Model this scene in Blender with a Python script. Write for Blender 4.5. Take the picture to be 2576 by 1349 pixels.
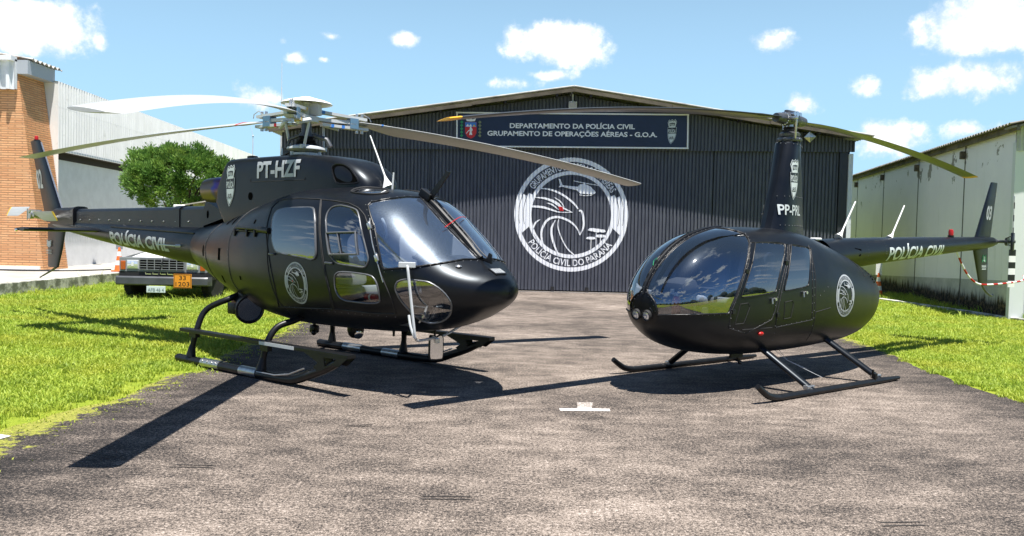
import bpy, bmesh, math, random
import numpy as np
from mathutils import Vector, Matrix
from mathutils.geometry import delaunay_2d_cdt
for o in list(bpy.data.objects): bpy.data.objects.remove(o)
C = bpy.data.collections.new('scene'); bpy.context.scene.collection.children.link(C)
SC = bpy.context.scene
PI = math.pi; R = math.radians
random.seed(7); RNG = np.random.default_rng(7)

# ---------------------------------------------------------------- camera
FPX, HOR, CAMH, ROLL = 2066.24, 594.99, 1.648, 0.0227       # fitted to the photograph (2576 px wide)
PITCH = math.atan((674 - HOR) / FPX)
_F = Vector((0, math.cos(PITCH), -math.sin(PITCH))); _U = Vector((0, math.sin(PITCH), math.cos(PITCH))); _R = Vector((1, 0, 0))
_R2 = _R * math.cos(ROLL) + _U * math.sin(ROLL); _U2 = _U * math.cos(ROLL) - _R * math.sin(ROLL)
cd = bpy.data.cameras.new('camera'); cam = bpy.data.objects.new('camera', cd); C.objects.link(cam)
M = Matrix((_R2, _U2, -_F)).transposed().to_4x4(); M.translation = (0, 0, CAMH); cam.matrix_world = M
cd.sensor_width = 36; cd.lens = 36 * FPX / 2576; cd.clip_end = 3000; cd.clip_start = .05
SC.camera = cam
SC.render.resolution_x, SC.render.resolution_y = 1024, 536

# ---------------------------------------------------------------- light, sky, exposure
SC.view_settings.view_transform = 'Standard'; SC.view_settings.look = 'None'
SC.view_settings.gamma = 1; SC.view_settings.use_curve_mapping = False
SC.view_settings.exposure = 1.0
SUNV = Vector((0.13, -0.238, 1)).normalized()
ELEV = math.asin(SUNV.z); AZ = math.atan2(SUNV.x, SUNV.y)
sl = bpy.data.lights.new('sun', 'SUN'); sl.energy = 5.0; sl.angle = R(.53); sl.color = (1, .96, .9)
so = bpy.data.objects.new('sun', sl); C.objects.link(so); so.location = (0, 0, 50)
so.rotation_euler = (-SUNV).to_track_quat('-Z', 'Y').to_euler()

class NT:
    "small helper to write node trees"
    def __init__(s, t): s.t = t; s.n = t.nodes; s.l = t.links
    def node(s, kind, ins=None, **kw):
        n = s.n.new(kind)
        for k, v in kw.items(): setattr(n, k, v)
        for k, v in (ins or {}).items(): s.set(n.inputs[k], v)
        return n
    def set(s, sock, v):
        if hasattr(v, 'is_linked') or isinstance(v, bpy.types.NodeSocket): s.l.new(v, sock)
        elif isinstance(v, (tuple, list)) and len(v) == 3 and sock.type == 'RGBA': sock.default_value = (*v, 1)
        else: sock.default_value = v
    def math(s, op, a, b=0., c=0., clamp=False):
        n = s.n.new('ShaderNodeMath'); n.operation = op; n.use_clamp = clamp
        s.set(n.inputs[0], a); s.set(n.inputs[1], b); s.set(n.inputs[2], c); return n.outputs[0]
    def mix(s, f, a, b, blend='MIX'):
        n = s.n.new('ShaderNodeMix'); n.data_type = 'RGBA'; n.blend_type = blend
        s.set(n.inputs[0], f); s.set(n.inputs[6], a); s.set(n.inputs[7], b); return n.outputs[2]
    def noise(s, vec, scale, detail=4, rough=.55, dist=0.):
        n = s.node('ShaderNodeTexNoise', {'Scale': scale, 'Detail': detail, 'Roughness': rough, 'Distortion': dist})
        if vec is not None: s.l.new(vec, n.inputs['Vector'])
        return n.outputs['Fac']
    def ramp(s, f, lo, hi):
        n = s.node('ShaderNodeMapRange', {'Value': f, 'From Min': lo, 'From Max': hi}, interpolation_type='SMOOTHSTEP'); return n.outputs[0]
    def mapping(s, vec, scale=(1, 1, 1), rot=(0, 0, 0)):
        n = s.node('ShaderNodeMapping', {'Scale': scale, 'Rotation': rot}); s.l.new(vec, n.inputs['Vector']); return n.outputs[0]

W = bpy.data.worlds.new('World'); SC.world = W; W.use_nodes = True
w = NT(W.node_tree); w.n.clear()
sky = w.node('ShaderNodeTexSky', sky_type='NISHITA', sun_disc=False, sun_elevation=ELEV, sun_rotation=AZ, air_density=.75, dust_density=0., ozone_density=2.0, altitude=900)
tc = w.node('ShaderNodeTexCoord'); dirv = tc.outputs['Generated']
sep = w.node('ShaderNodeSeparateXYZ'); w.l.new(dirv, sep.inputs[0])
dx, dy, dz = sep.outputs
az = w.math('ARCTAN2', dx, dy); el = w.math('ARCSINE', dz)
warp = w.noise(dirv, 9, 9, .62); fine = w.noise(dirv, 34, 7, .65)
upv = w.node('ShaderNodeVectorMath', {1: (.004, -.004, .014)}, operation='ADD'); w.l.new(dirv, upv.inputs[0]); warp_up = w.noise(upv.outputs[0], 9, 9, .62); relief = w.math('MULTIPLY', w.math('SUBTRACT', warp, warp_up), 5.5)
nz = w.math('ADD', w.math('MULTIPLY', w.math('SUBTRACT', warp, .5), 3.3), w.math('MULTIPLY', w.math('SUBTRACT', fine, .5), 1.2))
# cumulus clouds: azimuth, elevation, half width, half height (degrees), thickness
def pix(u, v):
    d = _F + _R2 * ((u - 1288) / FPX) - _U2 * ((v - 674) / FPX); d.normalize()
    return math.atan2(d.x, d.y), math.asin(d.z)
CL = [(1385, 105, 165, 58, 1.25), (1300, 95, 70, 45, .9), (1490, 105, 75, 30, .7), (70, 62, 150, 72, 1.3), (250, 100, 25, 22, .55), (2440, 75, 190, 72, 1.3), (2385, 205, 175, 58, 1.2), (2195, 215, 45, 30, .7), (2235, 345, 100, 62, 1.15),
      (2430, 325, 70, 26, .8), (745, 145, 50, 28, 1.0), (712, 100, 26, 22, .85), (835, 92, 44, 18, .9), (815, 150, 24, 13, .8), (1015, 98, 42, 16, .8), (700, 248, 105, 36, .75), (1295, 208, 62, 18, .65), (1370, 188, 60, 12, .5), (1940, 106, 36, 15, .40), (2008, 262, 36, 24, .55)]
dens = None
for u, v, ru, rv, th in CL:
    a0, e0 = pix(u, v); ra, re = ru / FPX, rv / FPX
    qx = w.math('DIVIDE', w.math('SUBTRACT', az, a0), ra); qy = w.math('DIVIDE', w.math('SUBTRACT', el, e0), re)
    d2 = w.math('SQRT', w.math('ADD', w.math('MULTIPLY', qx, qx), w.math('MULTIPLY', qy, qy)))
    b = w.math('MULTIPLY', w.math('SUBTRACT', 1., d2), th)
    dens = b if dens is None else w.math('MAXIMUM', dens, b)
dens = w.math('MAXIMUM', dens, -1.2)
dens = w.math('ADD', dens, nz)
mask_front = w.math('MULTIPLY', w.ramp(dens, .02, .62), w.ramp(dy, .1, .3))
# scattered cumulus over the rest of the sky (seen only in reflections)
pl = w.node('ShaderNodeVectorMath', operation='DIVIDE'); w.l.new(dirv, pl.inputs[0])
zc = w.math('MAXIMUM', dz, .06); cmb = w.node('ShaderNodeCombineXYZ', {0: zc, 1: zc, 2: zc}); w.l.new(cmb.outputs[0], pl.inputs[1])
cov = w.noise(pl.outputs[0], 1.15, 9, .58)
mask_back = w.math('MULTIPLY', w.ramp(cov, .545, .60), w.math('SUBTRACT', 1., w.ramp(dy, -.1, .25)))
mask_back = w.math('MULTIPLY', mask_back, w.ramp(dz, .02, .1))
mask = w.math('MINIMUM', w.math('ADD', mask_front, mask_back), 1.)
hazef = w.math('ADD', .10, w.math('MULTIPLY', w.math('MULTIPLY', w.ramp(el, R(36), R(1)), w.ramp(dy, -.25, .5)), .85))
skyc = w.mix(hazef, sky.outputs[0], (5.2, 8.7, 11.8))
shade = w.math('ADD', w.ramp(w.math('ADD', dens, w.math('MULTIPLY', fine, .5)), .2, 1.3), relief, clamp=True)
skyc = w.mix(w.ramp(dy, .15, -.35), skyc, w.mix(1., skyc, (.62, .90, 1.30), 'MULTIPLY'))
ccol = w.mix(shade, (8.2, 9.6, 11.2), (13.8, 13.8, 13.8))
final = w.mix(mask, skyc, ccol)
bg = w.node('ShaderNodeBackground', {'Color': final, 'Strength': .05})
wo = w.node('ShaderNodeOutputWorld'); w.l.new(bg.outputs[0], wo.inputs[0])
SC.cycles.max_bounces = 8; SC.cycles.transparent_max_bounces = 12; SC.cycles.glossy_bounces = 4; SC.cycles.diffuse_bounces = 3
SC.cycles.sample_clamp_indirect = 6; SC.cycles.caustics_reflective = False; SC.cycles.caustics_refractive = False
# ---------------------------------------------------------------- materials
def mat(name, col=None, rough=.5, metal=0., fn=None, spec=.5, bump=0., bscale=200., var=0., vscale=3., dirt=None, coat=0.):
    m = bpy.data.materials.new(name); m.use_nodes = True
    t = NT(m.node_tree); t.n.clear()
    out = t.node('ShaderNodeOutputMaterial'); p = t.node('ShaderNodeBsdfPrincipled'); t.l.new(p.outputs[0], out.inputs[0])
    p.inputs['Roughness'].default_value = rough; p.inputs['Metallic'].default_value = metal
    p.inputs['Specular IOR Level'].default_value = spec; p.inputs['Coat Weight'].default_value = coat
    oc = t.node('ShaderNodeTexCoord').outputs['Object']
    if col is not None:
        c = col
        if var:
            f = t.noise(oc, vscale, 6, .6)
            c = t.mix(t.ramp(f, .3, .7), tuple(x * (1 - var) for x in col), tuple(min(1, x * (1 + var)) for x in col))
        if dirt:
            f = t.noise(oc, dirt[1], 8, .65); c = t.mix(t.ramp(f, dirt[2], dirt[2] + .18), c, dirt[0])
        t.set(p.inputs['Base Color'], c)
    if bump:
        b = t.node('ShaderNodeBump', {'Strength': bump, 'Distance': .01, 'Height': t.noise(oc, bscale, 4)}); t.l.new(b.outputs[0], p.inputs['Normal'])
    if fn: fn(t, p, oc)
    return m
def geo_pos(t): return t.node('ShaderNodeNewGeometry').outputs['Position']

def f_paint(t, p, oc):
    f = t.noise(oc, 2.2, 6, .6); g = t.noise(oc, 60, 4, .7)
    t.set(p.inputs['Roughness'], t.math('ADD', .25, t.math('ADD', t.math('MULTIPLY', f, .14), t.math('MULTIPLY', g, .06))))
    c = t.mix(t.ramp(t.noise(oc, 5, 7, .65), .35, .8), (.0035, .0042, .0062), (.0075, .0078, .0088))
    t.set(p.inputs['Base Color'], c); p.inputs['Specular Tint'].default_value = (.80, .90, 1, 1)
    b = t.node('ShaderNodeBump', {'Strength': .2, 'Distance': .006, 'Height': t.noise(oc, 3.5, 3)}); t.l.new(b.outputs[0], p.inputs['Normal'])
BLACK = mat('satin_black_paint', rough=.36, fn=f_paint, spec=.36)
BLACK2 = mat('black_skid_paint', (.006, .0064, .0075), .40, var=.3, vscale=12, spec=.35, dirt=((.05, .045, .04), 9, .64))
TRIM = mat('window_trim_grey', (.12, .125, .135), .35, .3)
RIV = mat('rivet_head', (.16, .165, .175), .4, .3)
RUBBER = mat('rubber_black', (.012, .012, .013), .7)
DARK = mat('opening_shade_black', (.004, .004, .004), .9, spec=0)  # black colour stands in for the shade inside openings modelled flat
WHITE = mat('white_paint', (.80, .80, .79), .4, var=.05)
GREYW = mat('pale_grey_paint', (.55, .57, .58), .38, var=.08, dirt=((.25, .24, .22), 14, .68))
STEEL = mat('bare_steel', (.50, .50, .49), .32, .85, var=.15, vscale=20)
GUN = mat('gunmetal', (.10, .105, .115), .38, .55, var=.2, vscale=15)
BLUEST = mat('blue_grey_steel', (.14, .25, .36), .4, .2)
YEL = mat('yellow_orange_paint', (.75, .38, .015), .4, var=.08)
YEL2 = mat('yellow_marking', (.70, .46, .02), .45)
RED = mat('red_paint', (.42, .012, .010), .35)
ORG = mat('orange_plastic', (.80, .16, .03), .45, var=.1)
BLUE = mat('blue_tape', (.04, .20, .62), .5)
SIGNW = mat('decal_white', (.90, .91, .93), .45)
DECG = mat('decal_grey', (.40, .42, .45), .42)
DECL = mat('decal_light_grey', (.58, .62, .63), .4)
DECD = mat('decal_dark', (.010, .011, .013), .4)
REDD = mat('decal_red', (.55, .02, .02), .5)
GREEND = mat('decal_green', (.02, .25, .09), .5)
DKINT = mat('cabin_lining', (.035, .036, .04), .8)
SEATM = mat('seat_fabric', (.30, .31, .33), .85, bump=.3, bscale=120)
SEATD = mat('dark_seat_fabric', (.06, .062, .067), .8, bump=.3, bscale=120)
def f_lens(t, p, oc):
    p.inputs['Base Color'].default_value = (.85, .87, .9, 1)
LENS = mat('lamp_lens', rough=.10, metal=.6, fn=f_lens)
CHROME = mat('chrome', (.75, .75, .75), .12, 1.)
def f_blade(t, p, oc):
    f = t.noise(t.mapping(oc, (1.2, 30, 30)), 2, 5); t.set(p.inputs['Base Color'], t.mix(f, (.34, .35, .35), (.48, .49, .49)))
BLADE = mat('rotor_blade_grey', rough=.34, fn=f_blade)
BLADED = mat('rotor_blade_dark', (.055, .058, .062), .28, .25, var=.2)
def f_exh(t, p, oc):
    s = t.node('ShaderNodeSeparateXYZ'); t.l.new(oc, s.inputs[0])
    f = t.math('ADD', s.outputs[0], t.math('MULTIPLY', t.noise(oc, 7, 5), .25))
    r = t.node('ShaderNodeValToRGB'); t.l.new(t.ramp(f, -1.72, -1.1), r.inputs[0]); e = r.color_ramp
    e.elements[0].color = (.20, .15, .12, 1); e.elements[1].color = (.25, .15, .10, 1)
    for q, c in ((.30, (.22, .17, .13)), (.42, (.10, .09, .32)), (.58, (.16, .09, .22)), (.8, (.30, .18, .11))):
        x = e.elements.new(q); x.color = (*c, 1)
    t.l.new(r.outputs[0], p.inputs['Base Color'])
EXH = mat('heat_tinted_steel', rough=.34, metal=.75, fn=f_exh)

def glass(name, tint, sky_haze=.0, refl=1.0):
    m = bpy.data.materials.new(name); m.use_nodes = True; t = NT(m.node_tree); t.n.clear()
    out = t.node('ShaderNodeOutputMaterial'); oc = t.node('ShaderNodeTexCoord').outputs['Object']
    tr = t.node('ShaderNodeBsdfTransparent', {'Color': tint}); gl = t.node('ShaderNodeBsdfGlossy', {'Color': (1, 1, 1), 'Roughness': .03})
    bmp = t.node('ShaderNodeBump', {'Strength': .05, 'Distance': .02, 'Height': t.noise(oc, 3, 2)}); t.l.new(bmp.outputs[0], gl.inputs['Normal'])
    fr = t.node('ShaderNodeFresnel', {'IOR': 1.55}); fac = t.math('MINIMUM', t.math('MULTIPLY', t.math('ADD', fr.outputs[0], .05), refl), 1.)
    mx = t.node('ShaderNodeMixShader'); t.set(mx.inputs[0], fac); t.l.new(tr.outputs[0], mx.inputs[1]); t.l.new(gl.outputs[0], mx.inputs[2])
    sh = mx.outputs[0]
    if sky_haze:
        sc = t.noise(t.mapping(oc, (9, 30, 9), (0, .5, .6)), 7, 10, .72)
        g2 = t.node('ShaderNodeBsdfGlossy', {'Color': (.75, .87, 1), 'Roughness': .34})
        df = t.node('ShaderNodeBsdfDiffuse', {'Color': (.30, .46, .80)})  # sky reflection painted in as a blue diffuse colour
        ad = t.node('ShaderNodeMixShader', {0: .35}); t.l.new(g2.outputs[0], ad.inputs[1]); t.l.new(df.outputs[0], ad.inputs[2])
        m2 = t.node('ShaderNodeMixShader'); t.set(m2.inputs[0], t.math('MULTIPLY', t.ramp(sc, .05, .85), sky_haze))
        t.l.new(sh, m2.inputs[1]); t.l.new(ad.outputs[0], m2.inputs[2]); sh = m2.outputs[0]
    t.l.new(sh, out.inputs[0]); return m
GLASSB = glass('tinted_bubble_glass', (.72, .77, .83), .012, 2.0)
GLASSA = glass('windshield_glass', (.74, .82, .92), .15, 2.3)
GLASSW = glass('cabin_window_glass', (.26, .31, .40), .012, 1.9)
GLASSC = glass('clear_glass', (.85, .87, .88), 0, 1.)

# ---------------------------------------------------------------- objects, tags, mesh building
def tag(o, label=None, cat=None, group=None, kind=None):
    if label: o['label'] = label
    if cat: o['category'] = cat
    if group: o['group'] = group
    if kind: o['kind'] = kind
    return o
def empty(name, loc=(0, 0, 0), rz=0, label=None, cat=None, group=None):
    o = bpy.data.objects.new(name, None); C.objects.link(o); o.location = loc; o.rotation_euler = (0, 0, rz)
    o.empty_display_size = .3
    return tag(o, label, cat, group)
def link(name, me, m, parent=None, smooth=False):
    o = bpy.data.objects.new(name, me); C.objects.link(o)
    for x in (m if isinstance(m, (list, tuple)) else [m]): me.materials.append(x)
    if smooth: me.polygons.foreach_set('use_smooth', [True] * len(me.polygons))
    if parent is not None: o.parent = parent
    return o
def rotm(rot):
    return Matrix.Rotation(rot[2], 3, 'Z') @ Matrix.Rotation(rot[1], 3, 'Y') @ Matrix.Rotation(rot[0], 3, 'X')
class MB:
    "collects primitives and links them as ONE mesh object"
    def __init__(s): s.v = []; s.f = []; s.mi = []; s.cur = 0
    def add(s, vs, fs):
        b = len(s.v); s.v += [tuple(x) for x in vs]; s.f += [tuple(b + i for i in f) for f in fs]; s.mi += [s.cur] * len(fs); return s
    def mat(s, i): s.cur = i; return s
    def box(s, c, d, rot=None, bev=0.):
        bm = bmesh.new(); bmesh.ops.create_cube(bm, size=1)
        for v in bm.verts: v.co = Vector((v.co.x * d[0], v.co.y * d[1], v.co.z * d[2]))
        if bev: bmesh.ops.bevel(bm, geom=list(bm.edges), offset=min(bev, .45 * min(d)), segments=2, affect='EDGES', profile=.5)
        return s.bm(bm, c, rot)
    def bm(s, bm, c=(0, 0, 0), rot=None):
        bm.verts.index_update(); Q = rotm(rot) if rot is not None and not isinstance(rot, Matrix) else rot
        vs = [(Q @ v.co if Q is not None else v.co) + Vector(c) for v in bm.verts]
        s.add(vs, [[v.index for v in f.verts] for f in bm.faces]); bm.free(); return s
    def tube(s, pts, r, n=10, cap=True, sub=0):
        pts = [Vector(p) for p in pts]
        if sub: pts, r = smooth_path(pts, r, sub)
        k = len(pts); rs = r if isinstance(r, (list, tuple)) else [r] * k
        vs = []; up = None
        for i, p in enumerate(pts):
            d = (pts[min(i + 1, k - 1)] - pts[max(i - 1, 0)]).normalized()
            if up is None: up = d.orthogonal().normalized()
            else:
                up = up - d * up.dot(d)
                up = up.normalized() if up.length > 1e-6 else d.orthogonal().normalized()
            q = d.cross(up)
            for j in range(n):
                a = 2 * PI * j / n; vs.append(p + (up * math.cos(a) + q * math.sin(a)) * rs[i])
        fs = [[i * n + j, i * n + (j + 1) % n, (i + 1) * n + (j + 1) % n, (i + 1) * n + j] for i in range(k - 1) for j in range(n)]
        if cap: fs += [list(range(n))[::-1], [(k - 1) * n + j for j in range(n)]]
        return s.add(vs, fs)
    def cyl(s, a, b, r, n=16, r2=None): return s.tube([a, b], [r, r if r2 is None else r2], n)
    def lathe(s, prof, c=(0, 0, 0), axis='Z', n=24, rot=None):
        vs = []; k = len(prof)
        for r, h in prof:
            for j in range(n):
                a = 2 * PI * j / n; x, y = r * math.cos(a), r * math.sin(a)
                vs.append(Vector((x, y, h) if axis == 'Z' else (h, x, y) if axis == 'X' else (y, h, x)))
        if rot is not None: Q = rotm(rot); vs = [Q @ v for v in vs]
        vs = [v + Vector(c) for v in vs]
        fs = [[i * n + j, i * n + (j + 1) % n, (i + 1) * n + (j + 1) % n, (i + 1) * n + j] for i in range(k - 1) for j in range(n)]
        if prof[0][0] > 1e-4: fs.append(list(range(n))[::-1])
        if prof[-1][0] > 1e-4: fs.append([(k - 1) * n + j for j in range(n)])
        return s.add(vs, fs)
    def prism(s, poly, th, fn):
        "poly: 2-D outline; extruded by th; fn(a,b,t) -> 3-D"
        n = len(poly); vs = [fn(a, b, 0) for a, b in poly] + [fn(a, b, th) for a, b in poly]
        fs = [[i, (i + 1) % n, n + (i + 1) % n, n + i] for i in range(n)]
        s.add(vs, fs + [list(range(n))[::-1], [n + i for i in range(n)]]); return s
    def ball(s, c, r, n=12): 
        r = r if isinstance(r, (tuple, list)) else (r, r, r)
        bm = bmesh.new(); bmesh.ops.create_uvsphere(bm, u_segments=n, v_segments=max(6, n // 2), radius=1)
        for v in bm.verts: v.co = Vector((v.co.x * r[0], v.co.y * r[1], v.co.z * r[2]))
        return s.bm(bm, c)
    def build(s, name, m, parent=None, smooth=False, angle=None):
        me = bpy.data.meshes.new(name); me.from_pydata([tuple(x) for x in s.v], [], s.f)
        bm = bmesh.new(); bm.from_mesh(me); bmesh.ops.recalc_face_normals(bm, faces=bm.faces); bm.to_mesh(me); bm.free()
        me.update()
        o = link(name, me, m, parent)
        if len(set(s.mi)) > 1: me.polygons.foreach_set('material_index', s.mi)
        if smooth:
            me.polygons.foreach_set('use_smooth', [True] * len(me.polygons))
            try: me.set_sharp_from_angle(angle=R(angle or 40))
            except Exception: pass
        return o
def smooth_path(pts, r, sub):
    k = len(pts); rs = r if isinstance(r, (list, tuple)) else [r] * k; out = []; ro = []
    for i in range(k - 1):
        p0, p1, p2, p3 = pts[max(i - 1, 0)], pts[i], pts[i + 1], pts[min(i + 2, k - 1)]
        for j in range(sub):
            t = j / sub; out.append(.5 * ((2 * p1) + (p2 - p0) * t + (2 * p0 - 5 * p1 + 4 * p2 - p3) * t * t + (3 * p1 - p0 - 3 * p2 + p3) * t ** 3))
            ro.append(rs[i] * (1 - t) + rs[i + 1] * t)
    return out + [pts[-1]], ro + [rs[-1]]
def explode(o, gap=.012):
    "one object for each separate piece of a mesh that holds several"
    me = o.data; n = len(me.vertices); par = list(range(n))
    def find(i):
        while par[i] != i: par[i] = par[par[i]]; i = par[i]
        return i
    for e in me.edges:
        a, b = find(e.vertices[0]), find(e.vertices[1])
        if a != b: par[a] = b
    co = np.array([v.co[:] for v in me.vertices]); lab = np.array([find(i) for i in range(n)]); ids = np.unique(lab)
    bb = [(co[lab == i].min(0) - gap / 2, co[lab == i].max(0) + gap / 2) for i in ids]; k = len(ids); g = list(range(k))
    def gf(i):
        while g[i] != i: i = g[i]
        return i
    for i in range(k):
        for j in range(i + 1, k):
            if (bb[i][0] < bb[j][1]).all() and (bb[j][0] < bb[i][1]).all(): g[gf(j)] = gf(i)
    grp = {i: gf(q) for q, i in enumerate(ids)}; roots = sorted(set(grp.values())); vg = np.array([grp[i] for i in lab])
    if len(roots) < 2: return
    F = [list(p.vertices) for p in me.polygons]; MI = [p.material_index for p in me.polygons]; sm = me.polygons[0].use_smooth; mats = list(me.materials); name = me.name.split('.')[0]
    for q, r in enumerate(roots):
        u = np.where(vg == r)[0]; mp = {int(a): b for b, a in enumerate(u)}; fi = [x for x, f in enumerate(F) if vg[f[0]] == r]
        m2 = bpy.data.meshes.new(name); m2.from_pydata([tuple(co[a]) for a in u], [], [[mp[a] for a in F[x]] for x in fi]); m2.update()
        for mm in mats: m2.materials.append(mm)
        m2.polygons.foreach_set('material_index', [MI[x] for x in fi])
        if sm:
            m2.polygons.foreach_set('use_smooth', [True] * len(fi))
            try: m2.set_sharp_from_angle(angle=R(45))
            except Exception: pass
        if q == 0: o.data = m2
        else:
            c = o.copy(); c.data = m2; C.objects.link(c)
def copy_tree(o, parent=None):
    c = o.copy(); C.objects.link(c); c.parent = parent
    for ch in [x for x in bpy.data.objects if x.parent == o]: copy_tree(ch, c)
    return c

# ---------------------------------------------------------------- flat artwork (lettering, emblems): triangle lists in 2-D
_tc = {}
def text_tris(s, bold=.0, shear=0.):
    k = (s, bold, shear)
    if k not in _tc:
        cu = bpy.data.curves.new('t', 'FONT'); cu.body = s; cu.offset = bold; cu.shear = shear; cu.resolution_u = 3; cu.fill_mode = 'FRONT'
        ob = bpy.data.objects.new('t', cu); C.objects.link(ob)
        dg = bpy.context.evaluated_depsgraph_get(); ev = ob.evaluated_get(dg); me = ev.to_mesh()
        me.calc_loop_triangles()
        v = np.array([x.co[:2] for x in me.vertices]); f = [tuple(t.vertices) for t in me.loop_triangles]
        ev.to_mesh_clear(); bpy.data.objects.remove(ob); bpy.data.curves.remove(cu)
        _tc[k] = (v, f)
    v, f = _tc[k]; return v.copy(), f
def text_box(s, x0, y0, x1, y1, bold=.0, shear=0.):
    "lettering fitted to a box"
    v, f = text_tris(s, bold, shear); a, b = v.min(0), v.max(0)
    return (v - a) / (b - a) * np.array([x1 - x0, y1 - y0]) + np.array([x0, y0]), f
def text_line(s, cx, y0, h, width=None, bold=.0):
    v, f = text_tris(s, bold); a, b = v.min(0), v.max(0); H, _ = text_tris('H', bold); hh = H.max(0)[1] - H.min(0)[1]
    k = h / hh; wd = (b[0] - a[0]) * k; kx = k if width is None else k * width / wd
    v = v.copy(); v[:, 0] = (v[:, 0] - (a[0] + b[0]) / 2) * kx + cx; v[:, 1] = (v[:, 1] - H.min(0)[1]) * k + y0
    return v, f
def text_arc(s, rad, h, a0, a1, bold=.0, bottom=False):
    v, f = text_tris(s, bold); a, b = v.min(0), v.max(0); H, _ = text_tris('H', bold); hh = H.max(0)[1]
    t = (v[:, 0] - a[0]) / (b[0] - a[0]); ang = np.radians(a0 + (a1 - a0) * t)
    rr = rad + (v[:, 1] / hh - .5) * h * (-1 if bottom else 1)
    return np.stack([rr * np.cos(ang), rr * np.sin(ang)], 1), f
def pip(P, poly):
    x, y = P[:, 0], P[:, 1]; ins = np.zeros(len(P), bool); q = np.asarray(poly); n = len(q)
    for i in range(n):
        x1, y1 = q[i]; x2, y2 = q[(i + 1) % n]
        if y1 == y2: continue
        c = ((y1 > y) != (y2 > y)) & (x < (x2 - x1) * (y - y1) / (y2 - y1) + x1); ins ^= c
    return ins
def poly_tris(polys):
    "even-odd fill of closed outlines"
    vs = []; es = []
    for p in polys:
        b = len(vs); vs += [Vector((float(x), float(y))) for x, y in p]; es += [(b + i, b + (i + 1) % len(p)) for i in range(len(p))]
    r = delaunay_2d_cdt(vs, es, [], 0, 1e-6); v = np.array([tuple(x) for x in r[0]]); f = np.array(r[2])
    c = v[f].mean(1); ins = np.zeros(len(f), bool)
    for p in polys: ins ^= pip(c, p)
    return v, [tuple(x) for x in f[ins]]
def ring(r0, r1, a0=0, a1=360, n=72):
    a = np.radians(np.linspace(a0, a1, n)); o = np.stack([np.cos(a), np.sin(a)], 1)
    v = np.concatenate([o * r0, o * r1]); return v, [(i, i + 1, n + i + 1) for i in range(n - 1)] + [(i, n + i + 1, n + i) for i in range(n - 1)]
def stroke(pts, ws):
    "tapered brush stroke through points"
    P3, W3 = smooth_path([Vector((a, b, 0)) for a, b in pts], list(ws) if isinstance(ws, (list, tuple)) else [ws] * len(pts), 6)
    n = len(P3); L = []; Q = []
    for i in range(n):
        d = (P3[min(i + 1, n - 1)] - P3[max(i - 1, 0)]).normalized(); q = Vector((-d.y, d.x, 0)) * (W3[i] / 2)
        L.append((P3[i] + q)[:2]); Q.append((P3[i] - q)[:2])
    v = np.array(L + Q); return v, [(i, i + 1, n + i + 1) for i in range(n - 1)] + [(i, n + i + 1, n + i) for i in range(n - 1)]
def refine(v, f, xs, ys):
    bm = bmesh.new(); V = [bm.verts.new((a, b, 0)) for a, b in v]
    for t in f:
        try: bm.faces.new([V[i] for i in t])
        except ValueError: pass
    lo, hi = v.min(0), v.max(0)
    for c in xs:
        if lo[0] < c < hi[0]: bmesh.ops.bisect_plane(bm, geom=bm.verts[:] + bm.edges[:] + bm.faces[:], plane_co=(c, 0, 0), plane_no=(1, 0, 0), dist=1e-6)
    for c in ys:
        if lo[1] < c < hi[1]: bmesh.ops.bisect_plane(bm, geom=bm.verts[:] + bm.edges[:] + bm.faces[:], plane_co=(0, c, 0), plane_no=(0, 1, 0), dist=1e-6)
    bm.verts.index_update(); nv = np.array([x.co[:2] for x in bm.verts]); nf = [tuple(y.index for y in x.verts) for x in bm.faces]; bm.free()
    return nv, nf
def art(name, layers, mats, fn, parent, xs=(), ys=(), step=.0004):
    """layers: list of (tris, material index); fn(a, b, off) -> 3-D point; each layer sits a hair above the last"""
    V = []; F = []; MI = []
    for k, ((v, f), mi) in enumerate(layers):
        v, f = refine(np.asarray(v, float), f, xs, ys); b = len(V)
        V += [tuple(fn(a, c, k * step)) for a, c in v]; F += [tuple(b + i for i in t) for t in f]; MI += [mi] * len(f)
    me = bpy.data.meshes.new(name); me.from_pydata(V, [], F); me.update()
    o = link(name, me, mats, parent); me.polygons.foreach_set('material_index', MI); return o

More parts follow.
